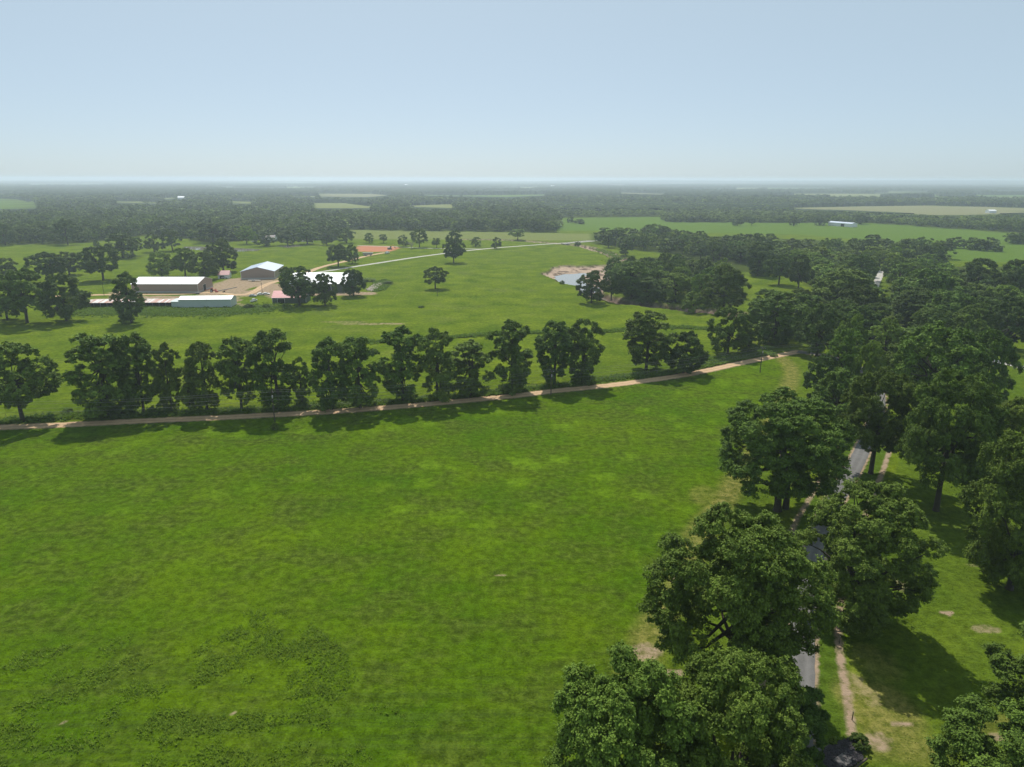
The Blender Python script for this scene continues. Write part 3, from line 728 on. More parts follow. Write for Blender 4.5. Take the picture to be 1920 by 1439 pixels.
# --- around the farm
FARM = 'scattered trees around the farm buildings'
for a in [(245,606,512,218,275,'narrow tall tree in front of the rusty shed roof','tall','leaf_dark'),
          (120,602,515,88,168,'dark tree just left of the rusty shed','wide','leaf_dark'),
          (52,606,505,4,98,'big tree clump at the left edge in front of the farm','wide','leaf'),
          (20,600,520,-25,45,'tree cut by the left edge in front of the farm','wide','leaf'),
          (155,575,545,140,172,'small bushy tree at the left end of the rusty shed','bush','leaf'),
          (10,530,484,-18,34,'round tree at the left edge behind the big clump','wide','leaf_dark'),
          (96,530,474,54,116,'left tree of the pair in the pasture left of the barns','wide','leaf_dark'),
          (131,516,473,103,157,'right tree of the pair in the pasture left of the barns','wide','leaf_dark'),
          (194,526,461,159,229,'large lone oak-shaped tree with a dark shadow in the left pasture','wide','leaf_dark'),
          (233,484,438,202,258,'left tree of the pair between the left pasture and the pond','wide','leaf_dark'),
          (250,480,446,228,272,'right tree of the pair between the left pasture and the pond','wide','leaf_dark'),
          (180,463,450,175,187,'tiny round bush-like tree in the left pasture','bush','leaf_dark'),
          (290,473,437,271,307,'tree left of the pond edge, smaller of two','wide','leaf_dark'),
          (324,471,431,302,346,'tree left of the pond edge, larger of two','wide','leaf_dark'),
          (128,459,411,103,152,'big dark tree jutting out of the wood edge above the left pasture','wide','leaf_dark'),
          (12,460,417,-10,30,'dark tree of the wood edge at the left edge of the photograph','wide','leaf_dark'),
          (38,452,425,25,55,'small-crowned tree with a bare trunk at the left wood edge','tall','leaf'),
          (80,450,416,62,102,'pale tree with a bare trunk at the left wood edge','wide','leaf'),
          (304,520,473,277,332,'left light green tree behind the long tan barn','wide','leaf_light'),
          (346,519,466,322,376,'middle tree behind the long tan barn','wide','leaf'),
          (386,524,474,356,414,'dark green tree behind the right end of the long tan barn','wide','leaf'),
          (418,510,450,389,452,'tall dark tree behind the little red-roofed house','wide','leaf_dark'),
          (540,548,501,524,552,'thin tree left of the big white roof','tall','leaf'),
          (560,573,502,525,602,'tall dark tree hiding the left half of the red-roofed barn','wide','leaf_dark'),
          (607,573,514,586,637,'tree with an open crown in front of the big white roof','wide','leaf_dark'),
          (664,555,506,639,687,'round tree at the right end of the big white roof','wide','leaf_dark'),
          (635,500,459,611,657,'larger of two trees beside the pale gravel road near the red soil','wide','leaf_dark'),
          (660,494,459,648,674,'smaller of two trees beside the pale gravel road near the red soil','wide','leaf'),
          (849,493,448,831,873,'lone dark tree just below the far pale road','wide','leaf_dark'),
          (853,470,433,836,870,'dark tree right behind the lone one, across the far pale road','wide','leaf_dark'),
          (816,542,501,795,838,'lone round tree in the open middle pasture','wide','leaf_dark'),
          (650,456,427,632,667,'tree at the left end of the olive strip behind the red soil','wide','leaf'),
          (692,456,437,684,703,'young round tree, leftmost of the small ones above the red soil','wide','leaf'),
          (719,456,440,711,727,'young round tree right above the red soil','wide','leaf_dark'),
          (756,463,441,745,768,'dark young tree left of the pale bare tree','wide','leaf_dark'),
          (787,464,429,769,804,'big rounded tree directly behind the pale bare tree','wide','leaf'),
          (818,465,447,810,828,'small round tree between the pale bare tree and the lone dark tree','wide','leaf_dark'),
          (892,463,445,881,904,'small tree right of the lone dark pair above the far pale road','wide','leaf'),
          (931,467,445,921,942,'small round tree next to the far pale road, right-hand one','wide','leaf_dark'),
          (500,462,437,480,520,'low broad tree beside the half hidden house','wide','leaf_dark'),
          (538,460,432,522,560,'broad tree right of the half hidden house','wide','leaf_dark'),
          (575,458,425,555,600,'tall tree at the right end of the house grove','wide','leaf'),
          (612,460,432,598,630,'dark tree by the lane left of the olive strip','wide','leaf_dark'),
          (462,458,424,445,482,'bright rounded tree left of the half hidden house','wide','leaf_light'),
          (400,455,418,368,432,'big dark tree group crown right of the yellowish clearing','wide','leaf_dark'),
          (1107,568,509,1082,1138,'front tree of the creek wood with a thick forked trunk and a dark shadow','wide','leaf_dark'),
          (1142,563,511,1128,1170,'second tree at the creek wood front, with a bare straight trunk','wide','leaf_dark'),
          (1173,479,447,1160,1187,'upright oval tree standing alone by the creek bend','tall','leaf_dark'),
          (1185,560,492,1150,1215,'tall tree of the creek wood behind the front pair','tall','leaf'),
          (1357,585,500,1317,1397,'big full tree at the near end of the creek wood','wide','leaf'),
          (1299,585,548,1275,1325,'pale low bushy tree on the dark creek bank','bush','leaf_light'),
          (1382,424,408,1371,1395,'left of the two lollipop trees in the long far green field','wide','leaf_dark'),
          (1409,423,409,1400,1417,'right of the two lollipop trees in the long far green field','wide','leaf_dark'),
          (1487,424,409,1477,1499,'small tree cluster in the far field left of the white shed','wide','leaf_dark'),
          (1535,423,408,1522,1550,'pair of joined crowns just left of the far white shed','wide','leaf_dark'),
          (1612,421,403,1600,1625,'dark tree directly right of the far white shed','wide','leaf_dark'),
          (1070,418,407,1063,1078,'small dark tree in the field before the bridge, left one','bush','leaf_dark'),
          (1085,420,411,1076,1100,'row of low dark bushes in the field before the bridge','bush','leaf_dark'),
          (972,450,430,955,985,'pale willow-like tree beside the creek near the bridge','wide','leaf_light')]:
    T(*a[:6], style=a[6], leaf=a[7], group=FARM)

# --- the woods: filled tree by tree
def pix_poly(pts): return GP(pts)
def fill(poly, spacing, Hr, rng, zone, avoid=1.0, light=None, thin=0.0):
    P = np.array(poly); x0, y0 = P.min(0); x1, y1 = P.max(0)
    n = int((x1 - x0) * (y1 - y0) / (spacing ** 2) * 7)
    cx = rng.uniform(x0, x1, n); cy = rng.uniform(y0, y1, n); ok = inside(cx, cy, poly)
    for p in OPENINGS: ok &= ~(sdist(cx, cy, p) > -2.0)
    ok &= polydist(cx, cy, lane) > 6.5; ok &= polydist(cx, cy, creek2) > 6; ok &= polydist(cx, cy, drive) > 6
    ok &= polydist(cx, cy, gravel) > 6
    out = []
    own = np.array([(t['x'], t['y'], t['R']) for t in TREES])
    grid = {}
    for x, y in zip(cx[ok], cy[ok]):
        if np.any(np.hypot(own[:, 0] - x, own[:, 1] - y) < own[:, 2] * 0.75 * avoid + spacing * 0.36): continue
        k = (int(x // spacing), int(y // spacing))
        if any((x - a) ** 2 + (y - b) ** 2 < spacing ** 2 for i in (-1, 0, 1) for j in (-1, 0, 1) for a, b in grid.get((k[0] + i, k[1] + j), ())): continue
        grid.setdefault(k, []).append((x, y))
        H = rng.uniform(*Hr); R = spacing * (rng.uniform(0.48, 0.72) if 'hedge' not in zone else rng.uniform(.75, 1.0))
        st = 'bush' if 'hedge' in zone else 'tall' if rng.random() < 0.2 else 'wide'
        u = rng.random(); lt = light(x, y) if light else 0.15
        leaf = 'leaf_light' if u < lt else 'leaf_dark' if u > 0.72 else 'leaf'
        out.append(dict(x=x, y=y, R=R, H=H, style=st, leaf=leaf, label=None, group=None, cat='tree', name='broadleaf_tree', lod=None, own=False, zone=zone))
    TREES.extend(out)
rg = np.random.default_rng(11)
# right-hand wood, outlined at canopy level; split in patches that can be pointed at
fill(GP([(1545,650,0),(1640,720,0),(1700,745,0),(1800,720,0),(1790,690,0),(1850,640,0),(1960,610,0),(1990,560,12),(1700,560,12),(1560,585,6)]), 15, (14, 20), rg, 'the wood between road junction and right-edge pasture')
fill(GP([(1415,600,0),(1480,590,0),(1540,580,0),(1600,590,0),(1560,620,0),(1500,640,0),(1425,645,0)]), 13, (13, 19), rg, 'the wood edge just above the road junction')
ylw = lambda x, y: 0.6 if 400 < y < 620 and x > 60 else 0.2
fill(GP([(1700,575,12),(2000,575,12),(2000,485,16),(1900,497,16),(1800,497,16),(1770,490,16),(1740,480,16),(1690,500,16)]), 15, (13, 18), rg, 'the wood below the bright green right-hand field', light=ylw)
fill(GP([(1545,560,6),(1620,575,6),(1700,575,12),(1700,480,16),(1560,460,16),(1440,470,16),(1440,500,6),(1530,510,4)]), 15, (12, 18), rg, 'the right-hand wood around the pale lane bend', light=ylw)
fill(GP([(1200,568,0),(1165,556,0),(1150,500,10),(1190,482,14),(1260,478,14),(1330,495,12),(1370,520,6),(1370,560,0),(1345,572,0)]), 12, (12, 18), rg, 'the creek wood right of the pool')
fill(GP([(1112,455,0),(1150,468,0),(1240,474,0),(1330,488,0),(1420,500,0),(1450,470,14),(1440,440,15),(1330,437,15),(1240,422,15),(1112,432,15)]), 14, (12, 18), rg, 'the dense wood right of the creek bridge')
fill(GP([(1440,470,14),(1560,462,14),(1740,484,16),(1770,468,14),(1780,452,14),(1640,438,15),(1560,448,15),(1440,440,15)]), 14.5, (11, 17), rg, 'the strip of wood below the far white shed', light=ylw)
fill(GP([(1780,452,8),(1868,462,2),(1866,458,8),(1780,446,10)]), 8.5, (8, 12), rg, 'the dark hedge line in the right-hand fields')
fill(GP([(1890,458,0),(1960,460,0),(1960,450,0),(1895,452,0)]), 8.5, (8, 11), rg, 'the dark hedge line in the right-hand fields')
ROWEND = len(TREES)

# far wood sampler: everything beyond WOOD_FRONT that is no field
def far_wood():
    rng = np.random.default_rng(5); out = []
    for (ya, yb, sp) in ((540, 1100, 16.0), (1100, 1650, 17.0), (1650, 2500, 19.0)):
        gx = np.arange(-yb * 0.82, yb * 0.82, sp); gy = np.arange(ya, yb, sp * 0.9)
        A, B = np.meshgrid(gx, gy); A = A.ravel() + rng.uniform(-.5, .5, A.size) * sp * .9; B = B.ravel() + rng.uniform(-.5, .5, B.size) * sp * .9
        ok = (np.abs(A) < B * 0.80 + 30) & wood_front_mask(A, B)
        for p, k in FIELDS: ok &= ~(sdist(A, B, p) > -4)
        own = np.array([(t['x'], t['y'], t['R']) for t in TREES[:ROWEND]])
        A, B = A[ok], B[ok]
        Hs = rng.uniform(9, 18, len(A)); Hs = np.where((A > 80) & (B > 1000) & (B < 1900), rng.uniform(7, 12, len(A)), Hs); ok = np.ones(len(A), bool)
        for p, k in FIELDS:
            for f in (0.33, 0.66, 1.0):
                q_ = 1 + (H0 / (H0 - Hs) - 1) * f; ok &= ~inside(A * q_, B * q_, p)
        for x, y, H in zip(A[ok], B[ok], Hs[ok]):
            if ya == 540 and np.any(np.hypot(own[:, 0] - x, own[:, 1] - y) < own[:, 2] * .8 + 4): continue
            # thin savanna east of the tan field: young wood, lower
            sub = x > 80 and y > 1000 and y < 1900
            u = rng.random()
            out.append(dict(x=x, y=y, R=sp * rng.uniform(.42, .68), H=H, style='wide' if u > .12 else 'tall', leaf=('leaf_light' if rng.random() < (.4 if sub else .12) else 'leaf' if rng.random() < .6 else 'leaf_dark'), label=None, group=None, cat='tree', name='broadleaf_tree', lod=None, own=False,
                            zone='the wood edge left of the olive strip' if x < -200 else 'the dark wood behind the olive strip'))
    return out
TREES += far_wood()

N_SINGLE = 300
def show(t):
    px, py = proj(t['x'], t['y'], t['H'] * .6); inf = -60 < px < 1980 and py < 1600
    return (1e6 if t['own'] else 0) + (t['H'] / math.hypot(t['x'], t['y']) if inf else 0)
order = sorted(range(len(TREES)), key=lambda i: -show(TREES[i]))
single = set(order[:N_SINGLE])

TONE = {'leaf': 'mid green', 'leaf_light': 'light yellow-green', 'leaf_dark': 'dark green'}
def plant(t, i):
    d = math.hypot(t['x'], t['y']); lod = t['lod'] or ('near' if d < 205 else 'mid' if d < 430 else 'far')
    if t['own'] and lod == 'far' and d < 620: lod = 'mid'
    r = random.Random(i * 13 + 5); vi = r.randrange(NV[lod][t['style']])
    if t.get('var') is not None and lod == 'near': vi = t['var']
    cm, tm = vmesh(lod, t['style'], vi, t['leaf'])
    o = empty(t['name'], (t['x'], t['y'], 0), r.uniform(0, 6.28))
    Rn = {'wide': R0W, 'tall': R0T, 'bush': R0B}[t['style']]; Hn = HH if t['style'] != 'bush' else 10.0
    o.scale = (t['R'] / Rn, t['R'] / Rn, t['H'] / Hn)
    link('crown', cm, o); link('trunk', tm, o)
    lab = t['label']; grp = t['group']
    if lab is None:
        shp = 'slim' if t['style'] == 'tall' else 'round-crowned'
        lab = f"{TONE[t['leaf']]} {shp} tree in {t['zone']}"; grp = lab
        grp = f"{TONE[t['leaf']]} {shp} trees in {t['zone']}"
    tag(o, lab, t['cat'], grp)
    return o
for i in sorted(single):
    t = TREES[i]
    if i == N4: continue
    o = plant(t, i)
    if i == 0:      # its second trunk
        k_ = o.matrix_basis.to_scale(); a_ = -o.rotation_euler.z; cx_, sx_ = math.cos(a_), math.sin(a_)
        P_ = [(2.3, 1.2, -.3), (2.3, 1.2, 2), (2.0, 1.0, 6), (1.2, .6, 10), (2.6, 1.2, 14)]
        V_, F_ = tube_np([((x * cx_ - y * sx_) / k_.x, (x * sx_ + y * cx_) / k_.y, z / k_.z) for x, y, z in P_], [.62, .5, .42, .33, .15], 8)
        link('trunk', mesh_np('second_trunk', V_, F_, [M['bark']], True), o)
# the leaning tree has its own shape
t = TREES[N4]; p4 = G(1580, 1168)
c, tk = make_tree(np.random.default_rng(22), t['R'] * 0.98, t['H'] * 0.98, 2.6, 130, 42, 52, 0.34, 0.215, 'wide', lean=(4.6, 1.5))
lv, lf = tube_np([(1.0, .3, 3.6), (3.5, .2, 5.3), (6.5, 0, 5.6), (9.5, -.6, 4.6), (11.5, -.8, 2.9)], [.32, .27, .22, .15, .07], 7)
tk = (np.concatenate([tk[0], lv]), np.concatenate([tk[1], lf + len(tk[0])]))
o = empty('broadleaf_tree', (p4.x, p4.y, 0)); tag(o, t['label'], 'tree')
link('crown', mesh_np('crown', c[0], c[1], [M['leaf']], False, dict(tone=c[2])), o); link('trunk', mesh_np('trunk', tk[0], tk[1], [M['bark']], True), o)

# bare pale tree
def bare_tree(px, py, h):
    p = G(px, py); o = empty('bare_tree', (p.x, p.y, 0)); tag(o, 'pale leafless tree with forked branches in front of a big rounded tree', 'tree')
    rng = np.random.default_rng(3); mb = MB()
    mb.tube([(0,0,-.3),(0,0,h*.2),(.3,0,h*.4)], [.45,.35,.3], 6)
    for k in range(11):
        a = k * 2.4; e = np.array([math.cos(a) * h * .36, math.sin(a) * h * .36, h * rng.uniform(.7, 1)])
        s = np.array([.2, 0, h * rng.uniform(.25, .4)]); md = (s + e) / 2 + rng.normal(size=3) * .4
        mb.tube([s, md, e], [.2, .12, .04], 5)
        for _ in range(3):
            e2 = md + (e - md) * rng.uniform(.2, .8) + rng.normal(size=3) * h * .11; mb.tube([md, e2], [.09, .03], 4)
    mb.build('trunk', M['deadbark'], o)
bare_tree(771, 468, 9)

# the rest as one wood
def merge(items, name, lm_attr=True):
    Vs, Fs, Ts, MI = [], [], [], []; off = 0
    byk = {}
    rr = random.Random(3)
    for t in items:
        d = math.hypot(t['x'], t['y']); lod = 'far' if d < 560 else 'vfar' if d < 1350 else 'xfar'
        byk.setdefault((lod, t['style'], rr.randrange(NV[lod][t['style']])), []).append(t)
    for (lod, st, vi), ts in byk.items():
        (V, Fq, tone), _ = variant(lod, st, vi)
        Rn = {'wide': R0W, 'tall': R0T, 'bush': R0B}[st]; Hn = HH if st != 'bush' else 10.0
        n = len(ts); a = np.array([rr.uniform(0, 6.28) for _ in ts])
        s = np.array([t['R'] / Rn for t in ts]); hz = np.array([t['H'] / Hn for t in ts])
        ca, sa = (np.cos(a) * s)[:, None], (np.sin(a) * s)[:, None]
        x = V[None, :, 0] * ca - V[None, :, 1] * sa + np.array([t['x'] for t in ts])[:, None]
        y = V[None, :, 0] * sa + V[None, :, 1] * ca + np.array([t['y'] for t in ts])[:, None]
        z = V[None, :, 2] * hz[:, None]
        Vs.append(np.stack([x, y, z], 2).reshape(-1, 3)); Fs.append((Fq[None] + (np.arange(n) * len(V))[:, None, None]).reshape(-1, 4) + off)
        off += n * len(V)
        tt = np.array([rr.uniform(-.3, .3) for _ in ts])
        Ts.append(np.clip(tone[None] + tt[:, None], 0, 1).ravel())
        MI.append(np.repeat(np.array([{'leaf': 0, 'leaf_light': 1, 'leaf_dark': 2}[t['leaf']] for t in ts]), len(Fq)))
    me_ = mesh_np(name, np.concatenate(Vs), np.concatenate(Fs), [M['leaf'], M['leaf_light'], M['leaf_dark']], False, dict(tone=np.concatenate(Ts)), np.concatenate(MI))
    print('merged', name, len(items), 'trees', off // 4, 'faces')
    return link(name, me_)
o = merge([TREES[i] for i in range(len(TREES)) if i not in single and show(TREES[i]) > 0], 'distant_woods')
tag(o, 'mass of dark green woodland stretching from behind the farm to the middle distance', 'woodland', kind='stuff')

# farther still: rolling canopy to the horizon
def far_canopy():
    ns = 900; s = np.linspace(-0.86, 0.86, ns); yy = [1500.0]
    while yy[-1] < 15900: yy.append(yy[-1] * 1.0058 if yy[-1] > 1500 else yy[-1] + 6)
    yy = np.array(yy); S, B = np.meshgrid(s, yy); A = S * B; A = A.ravel(); B = B.ravel()
    h = np.zeros(A.shape)
    cell = np.where(B < 4500, 17.0, np.where(B < 9000, 34.0, 70.0))
    gx = np.floor(A / cell); gy = np.floor(B / cell)
    def hs(a, b, k):
        v = np.sin(a * 12.9898 + b * 78.233 + k * 37.719) * 43758.5453; return v - np.floor(v)
    for i in (-1, 0, 1):
        for j in (-1, 0, 1):
            cx = (gx + i + hs(gx + i, gy + j, 1)) * cell; cy = (gy + j + hs(gx + i, gy + j, 2)) * cell
            th = 10 + 8 * hs(gx + i, gy + j, 3); r = cell * .85
            dd_ = np.hypot(A - cx, B - cy) / r; h = np.maximum(h, th * np.sqrt(np.clip(1 - dd_ ** 2 * .8, 0.1, 1)))
    h += vnoise(A, B * .7, 9, 4) * 2.5
    mask = wood_front_mask(A, B)
    for p, k in FIELDS: mask &= ~(sdist(A, B, p) > -2)
    clear = vnoise(A, B, 420, 9) * .6 + vnoise(A, B, 170, 10) * .4
    cl2 = (clear > 0.70) & (B > 2600) & (B < 9000)
    hills = 46 * sm(B, 9500, 14500) * (0.35 + 0.65 * vnoise(A, B * .5, 2600, 12)) * sm(A, -2000, 6000)
    hills += 10 * sm(B, 9000, 15000) * vnoise(A, B, 1500, 14)
    la = A / B; lb = np.log(B / 2000.0)
    strips = (vnoise(la, lb * .35, .16, 31) * .6 + vnoise(la, lb, .07, 33) * .4 > .575) & (B > 2450) & (B < 12000)
    cl2 = strips
    for p, k in FIELDS:
        for f in (1.05, 1.1, 1.16, 1.22, 1.28): h = np.where(inside(A * f, B * f, p), np.minimum(h, H0 * (1 - 1 / f) * .85), h)
    low = B < 2500
    h = np.where(low, h * 0.66, h)
    h = np.where(mask & ~cl2, h, -3.0) + np.where(B > 9000, hills, 0)
    nr = len(yy); ii, jj = np.meshgrid(np.arange(ns - 1), np.arange(nr - 1)); q = (jj * ns + ii).ravel()
    Fq = np.stack([q, q + 1, q + ns + 1, q + ns], 1)
    keep = (h[Fq] > 0).any(1); Fq = Fq[keep]
    tone = np.clip(vnoise(A, B, 14, 20) * .5 + vnoise(A, B, 120, 21) * .5, 0, 1)
    me_ = mesh_np('far_woodland', np.stack([A, B, h], 1), Fq, [M['canopy']], False, dict(tone=tone))
    o = link('far_woodland', me_)
    tag(o, 'hazy flat woodland stretching to the horizon with pale fields between', 'woodland', kind='stuff')
mt, nt, b = mat('far_canopy'); M['canopy'] = mt
c_ = mix(nt, attr(nt, 'tone'), (0.016, 0.034, 0.010), (0.058, 0.088, 0.024))
c_ = mix(nt, ramp(nt, noise(nt, wpos(nt), 0.12, 4, .8), [(.35, 0), (.65, 1)]), c_, mix(nt, 1.0, c_, (.45, .45, .45), 'MULTIPLY'))
nt.links.new(c_, b.inputs['Base Color']); b.inputs['Roughness'].default_value = 1; b.inputs['Specular IOR Level'].default_value = 0.05
bump(nt, b, noise(nt, wpos(nt), 0.25, 4, .7), 1.0, 3.0)
far_canopy()

# ------------------------------------------------------------------ undergrowth, weeds, tufts
def tufts(name, label, pts, hs, m_, blades=7, spread=0.35, cat='weeds', kind='stuff', wid=0.09):
    rng = np.random.default_rng(len(pts)); P = np.array(pts); n = len(P)
    a = rng.uniform(0, 6.28, (n, blades)); d = rng.uniform(0.0, 1, (n, blades)) * spread * hs[:, None] * 2
    bx = P[:, 0:1] + np.cos(a) * d * .5; by = P[:, 1:2] + np.sin(a) * d * .5
    hh = hs[:, None] * rng.uniform(.5, 1.1, (n, blades)); w = hs[:, None] * wid * rng.uniform(.7, 1.5, (n, blades)) * 2
    tx = bx + np.cos(a) * hh * 1.1; ty = by + np.sin(a) * hh * 1.1
    pa = a + 1.57 + rng.uniform(-.8, .8, a.shape); z0 = P[:, 2:3] if P.shape[1] > 2 else np.zeros((n, 1))
    v = np.stack([np.stack([bx - np.cos(pa) * w, by - np.sin(pa) * w, z0 + 0 * bx], 2), np.stack([bx + np.cos(pa) * w, by + np.sin(pa) * w, z0 + 0 * bx], 2),
                  np.stack([(bx + tx) / 2 + np.cos(pa) * w, (by + ty) / 2 + np.sin(pa) * w, z0 + hh * .75], 2), np.stack([tx, ty, z0 + hh], 2)], 2).reshape(-1, 3)
    tone = np.repeat((rng.uniform(0, 1, (n, 1)) * .5 + rng.uniform(0, 1, (n, blades)) * .5).ravel(), 4)
    o = link(name, mesh_np(name, v, np.arange(len(v)).reshape(-1, 4), [m_], False, dict(tone=tone)))
    tag(o, label, cat, kind=kind); return o
def scatter(n, poly, rng, dens=None):
    P = np.array(poly); x = rng.uniform(P[:, 0].min(), P[:, 0].max(), n); y = rng.uniform(P[:, 1].min(), P[:, 1].max(), n)
    ok = inside(x, y, poly)
    if dens is not None: ok &= rng.random(n) < dens(x, y)
    return np.stack([x[ok], y[ok]], 1)
rg = np.random.default_rng(2)
near_poly = GP([(-60,1460),(0,1230),(180,1200),(400,1180),(470,1145),(560,1150),(640,1215),(690,1290),(790,1360),(760,1460)])
pts = scatter(30000, near_poly, rg, lambda x, y: sm(vnoise(x, y, 3.2, 31) * .55 + vnoise(x, y * 3, 9, 32) * .45, .40, .75) * .55)
tufts('tall_weeds', 'clumps of taller coarse weeds in the lower left of the near field', pts, rg.uniform(.14, .36, len(pts)), M['weed'], 5, 1.0, wid=.12)
# short grass all over the nearer grassland
gp = GP([(-80,1480),(-80,830),(1450,700),(2000,860),(2000,1480)])
pts = scatter(200000, gp, rg, lambda x, y: np.clip(vnoise(x, y, 5, 41) * .6 + vnoise(x, y, 1.3, 42) * .6 - .1, 0, 1) * sm(260 - y, 0, 90))
ok = (polydist(pts[:, 0], pts[:, 1], drive) > 12.5) & (polydist(pts[:, 0], pts[:, 1], gravel) > 3)
pts = pts[ok]
M['grass'] = leaf_mat('grass', (0.055, 0.105, 0.008), (0.105, 0.175, 0.013), .35)
tufts('short_grass', 'short green grass of the near field and pasture', pts, rg.uniform(.05, .15, len(pts)), M['grass'], 4, .8, 'grass')
# rank growth: row foot, ditches, behind the sheds, creek banks
def along(line, n, w, rng):
    L = np.array(line); i = rng.integers(0, len(L) - 1, n); t = rng.random((n, 1)); p = L[i] * (1 - t) + L[i + 1] * t
    return p + rng.normal(size=(n, 2)) * w
pts = np.concatenate([along(row_north, 3600, 1.5, rg), along(swale, 2600, 1.6, rg), along(spline(GP([(150,585),(250,584),(350,586),(450,583),(510,576)]), 4), 4500, 6.0, rg),
                      scatter(2500, GP([(700,530),(722,524),(735,530),(722,545),(700,548)]), rg) , along(spline(GP([(1330,678),(1400,665),(1440,652)]), 3), 500, 1.6, rg),
                      along(spline(GP([(1220,560),(1300,566),(1345,574)]), 3), 600, 5, rg), along(spline(GP([(1120,468),(1150,480),(1162,500),(1150,515)]), 3), 900, 4, rg)])
pts = pts[polydist(pts[:, 0], pts[:, 1], gravel) > 3.0]
M['rank'] = leaf_mat('rank_growth', (0.06, 0.10, 0.010), (0.15, 0.235, 0.03), .4)
tufts('undergrowth', 'rank dark green undergrowth along the tree row, the ditch and behind the sheds', pts, rg.uniform(.3, .85, len(pts)), M['rank'], 8, .9, 'undergrowth', wid=.2)

# bushes one can tell apart
def bush(px, py, R, h, label, leaf='leaf', group=None, name='bush'):
    p = G(px, py); lod = 'mid'
    cm, tm = vmesh(lod, 'bush', (px * 7) % 2, leaf); o = empty(name, (p.x, p.y, -0.05 * h), px * .7); o.scale = (R / R0B, R / R0B, h / 10.0)
    link('crown', cm, o); link('trunk', tm, o); tag(o, label, 'bush', group); return o
GB = 'bushes at the foot of the roadside row'
for a in [(182,778,3.2,5,'pale bush at the left foot of the long roadside row','leaf_light',GB),(228,782,3.4,4,'dark low bush beneath the second roadside tree','leaf_dark',GB),
          (300,777,3.2,3.6,'dark low bush beneath the third roadside tree','leaf_dark',GB),(515,806,1.3,2.4,'small bush at the foot of the leftmost utility pole','leaf',None),
          (1212,559,3.6,4,'bright yellow-green bush at the edge of the creek wood','leaf_light',None),(790,577,1.9,1.2,'tiny bush alone in the middle pasture','leaf',None),
          (1054,533,1.8,2.6,'dark bush on the near edge of the creek pool','leaf_dark',None),(467,578,3.0,2.6,'bush at the right end of the white shed','leaf_dark',None),
          (500,577,2.6,2.2,'bush by the wire fence left of the red-roofed barn','leaf',None),(690,528,5.5,2.6,'brushy growth left of the pale rubble heap','leaf_light',None),
          (727,533,4,2.2,'grey-green brush heap right of the pale rubble heap','leaf',None),(1083,462,4,5,'dark bush beside the creek bridge','leaf_dark',None),
          (127,773,1.6,1.4,'little bush by the fence between the first two roadside trees','leaf',GB),(1237,562,3.2,3,'pale low bush left of the dark creek bank','leaf_light',None),
          (1612,1400,1.3,1.7,'bush on the dark stones beside the paved drive','leaf_dark',None),(1450,668,2.0,1.6,'low bush at the gravel junction','leaf_light',None),
          (1562,1392,0.6,0.9,'bright small shrub beside the dark stones','leaf_light',None)]:
    bush(*a)

# ------------------------------------------------------------------ buildings
def metal_mat(name, col, rough=0.45, rib=0.6, rust=None, axis_='x', var=0.06):
    mt, nt, b = mat(name); P = opos(nt)
    sx = nd(nt, 'ShaderNodeSeparateXYZ'); nt.links.new(P, sx.inputs[0]); u = sx.outputs[0 if axis_ == 'x' else 1]
    c = mix(nt, noise(nt, P, 0.5, 5, .7), tuple(k * (1 - var * 2) for k in col), tuple(min(1, k * (1 + var)) for k in col))
    if rust:
        seam = nd(nt, 'ShaderNodeTexNoise', noise_dimensions='1D'); seam.inputs['Scale'].default_value = 1.0; seam.inputs['Detail'].default_value = 0
        fl = mth(nt, 'FLOOR', mth(nt, 'MULTIPLY', u, 0.9)); nt.links.new(mth(nt, 'MULTIPLY', fl, 0.731), seam.inputs['W'])
        rz = mth(nt, 'ADD', mth(nt, 'MULTIPLY', seam.outputs[0], 1.0), mth(nt, 'MULTIPLY', noise(nt, P, .08, 2), 0.8))
        c = mix(nt, ramp(nt, mth(nt, 'MULTIPLY', rz, .55), [(.46, 0), (.54, .85)]), c, mix(nt, noise(nt, P, 2, 5, .7), rust, tuple(k * 1.6 for k in rust)))
    nt.links.new(c, b.inputs['Base Color']); b.inputs['Roughness'].default_value = rough; b.inputs['Metallic'].default_value = 0.0
    w = nd(nt, 'ShaderNodeMath', operation='SINE'); nt.links.new(mth(nt, 'MULTIPLY', u, 2 * math.pi / 0.6), w.inputs[0])
    bump(nt, b, w.outputs[0], rib, 0.04); return mt
M['white_roof'] = metal_mat('white_metal_roof', (0.90, 0.91, 0.92)); M['blue_roof'] = metal_mat('pale_blue_metal_roof', (0.36, 0.43, 0.53), axis_='y')
M['tan_wall'] = metal_mat('tan_metal_wall', (0.30, 0.225, 0.185)); M['skirt'] = simple('concrete_skirt', (0.42, 0.40, 0.38), .9, .15)
M['pale_wall'] = metal_mat('pale_green_metal_wall', (0.50, 0.57, 0.56)); M['white_wall'] = metal_mat('white_metal_wall', (0.74, 0.75, 0.75))
M['rust_roof'] = metal_mat('rusty_metal_roof', (0.58, 0.56, 0.54), .6, .8, (0.27, 0.10, 0.055)); M['dark'] = simple('painted_interior_shade', (0.03, 0.028, 0.025), .9)  # near-black colour puts the shade of open interiors onto door panels and walls
M['red_roof'] = metal_mat('red_metal_roof', (0.40, 0.030, 0.042), var=.12); M['pink_roof'] = metal_mat('faded_red_roof', (0.38, 0.12, 0.12), var=.12)
M['green_wall'] = simple('dark_green_wall', (0.10, 0.12, 0.10), .8); M['wood'] = simple('weathered_wood', (0.22, 0.19, 0.16), .9, .25, 3, bmp=.4)
M['grey_roof'] = simple('grey_shingles', (0.36, 0.31, 0.29), .85, .2); M['trim'] = simple('white_trim', (0.70, 0.70, 0.69), .6, .05)
M['concrete'] = simple('concrete', (0.34, 0.33, 0.31), .9, .2)

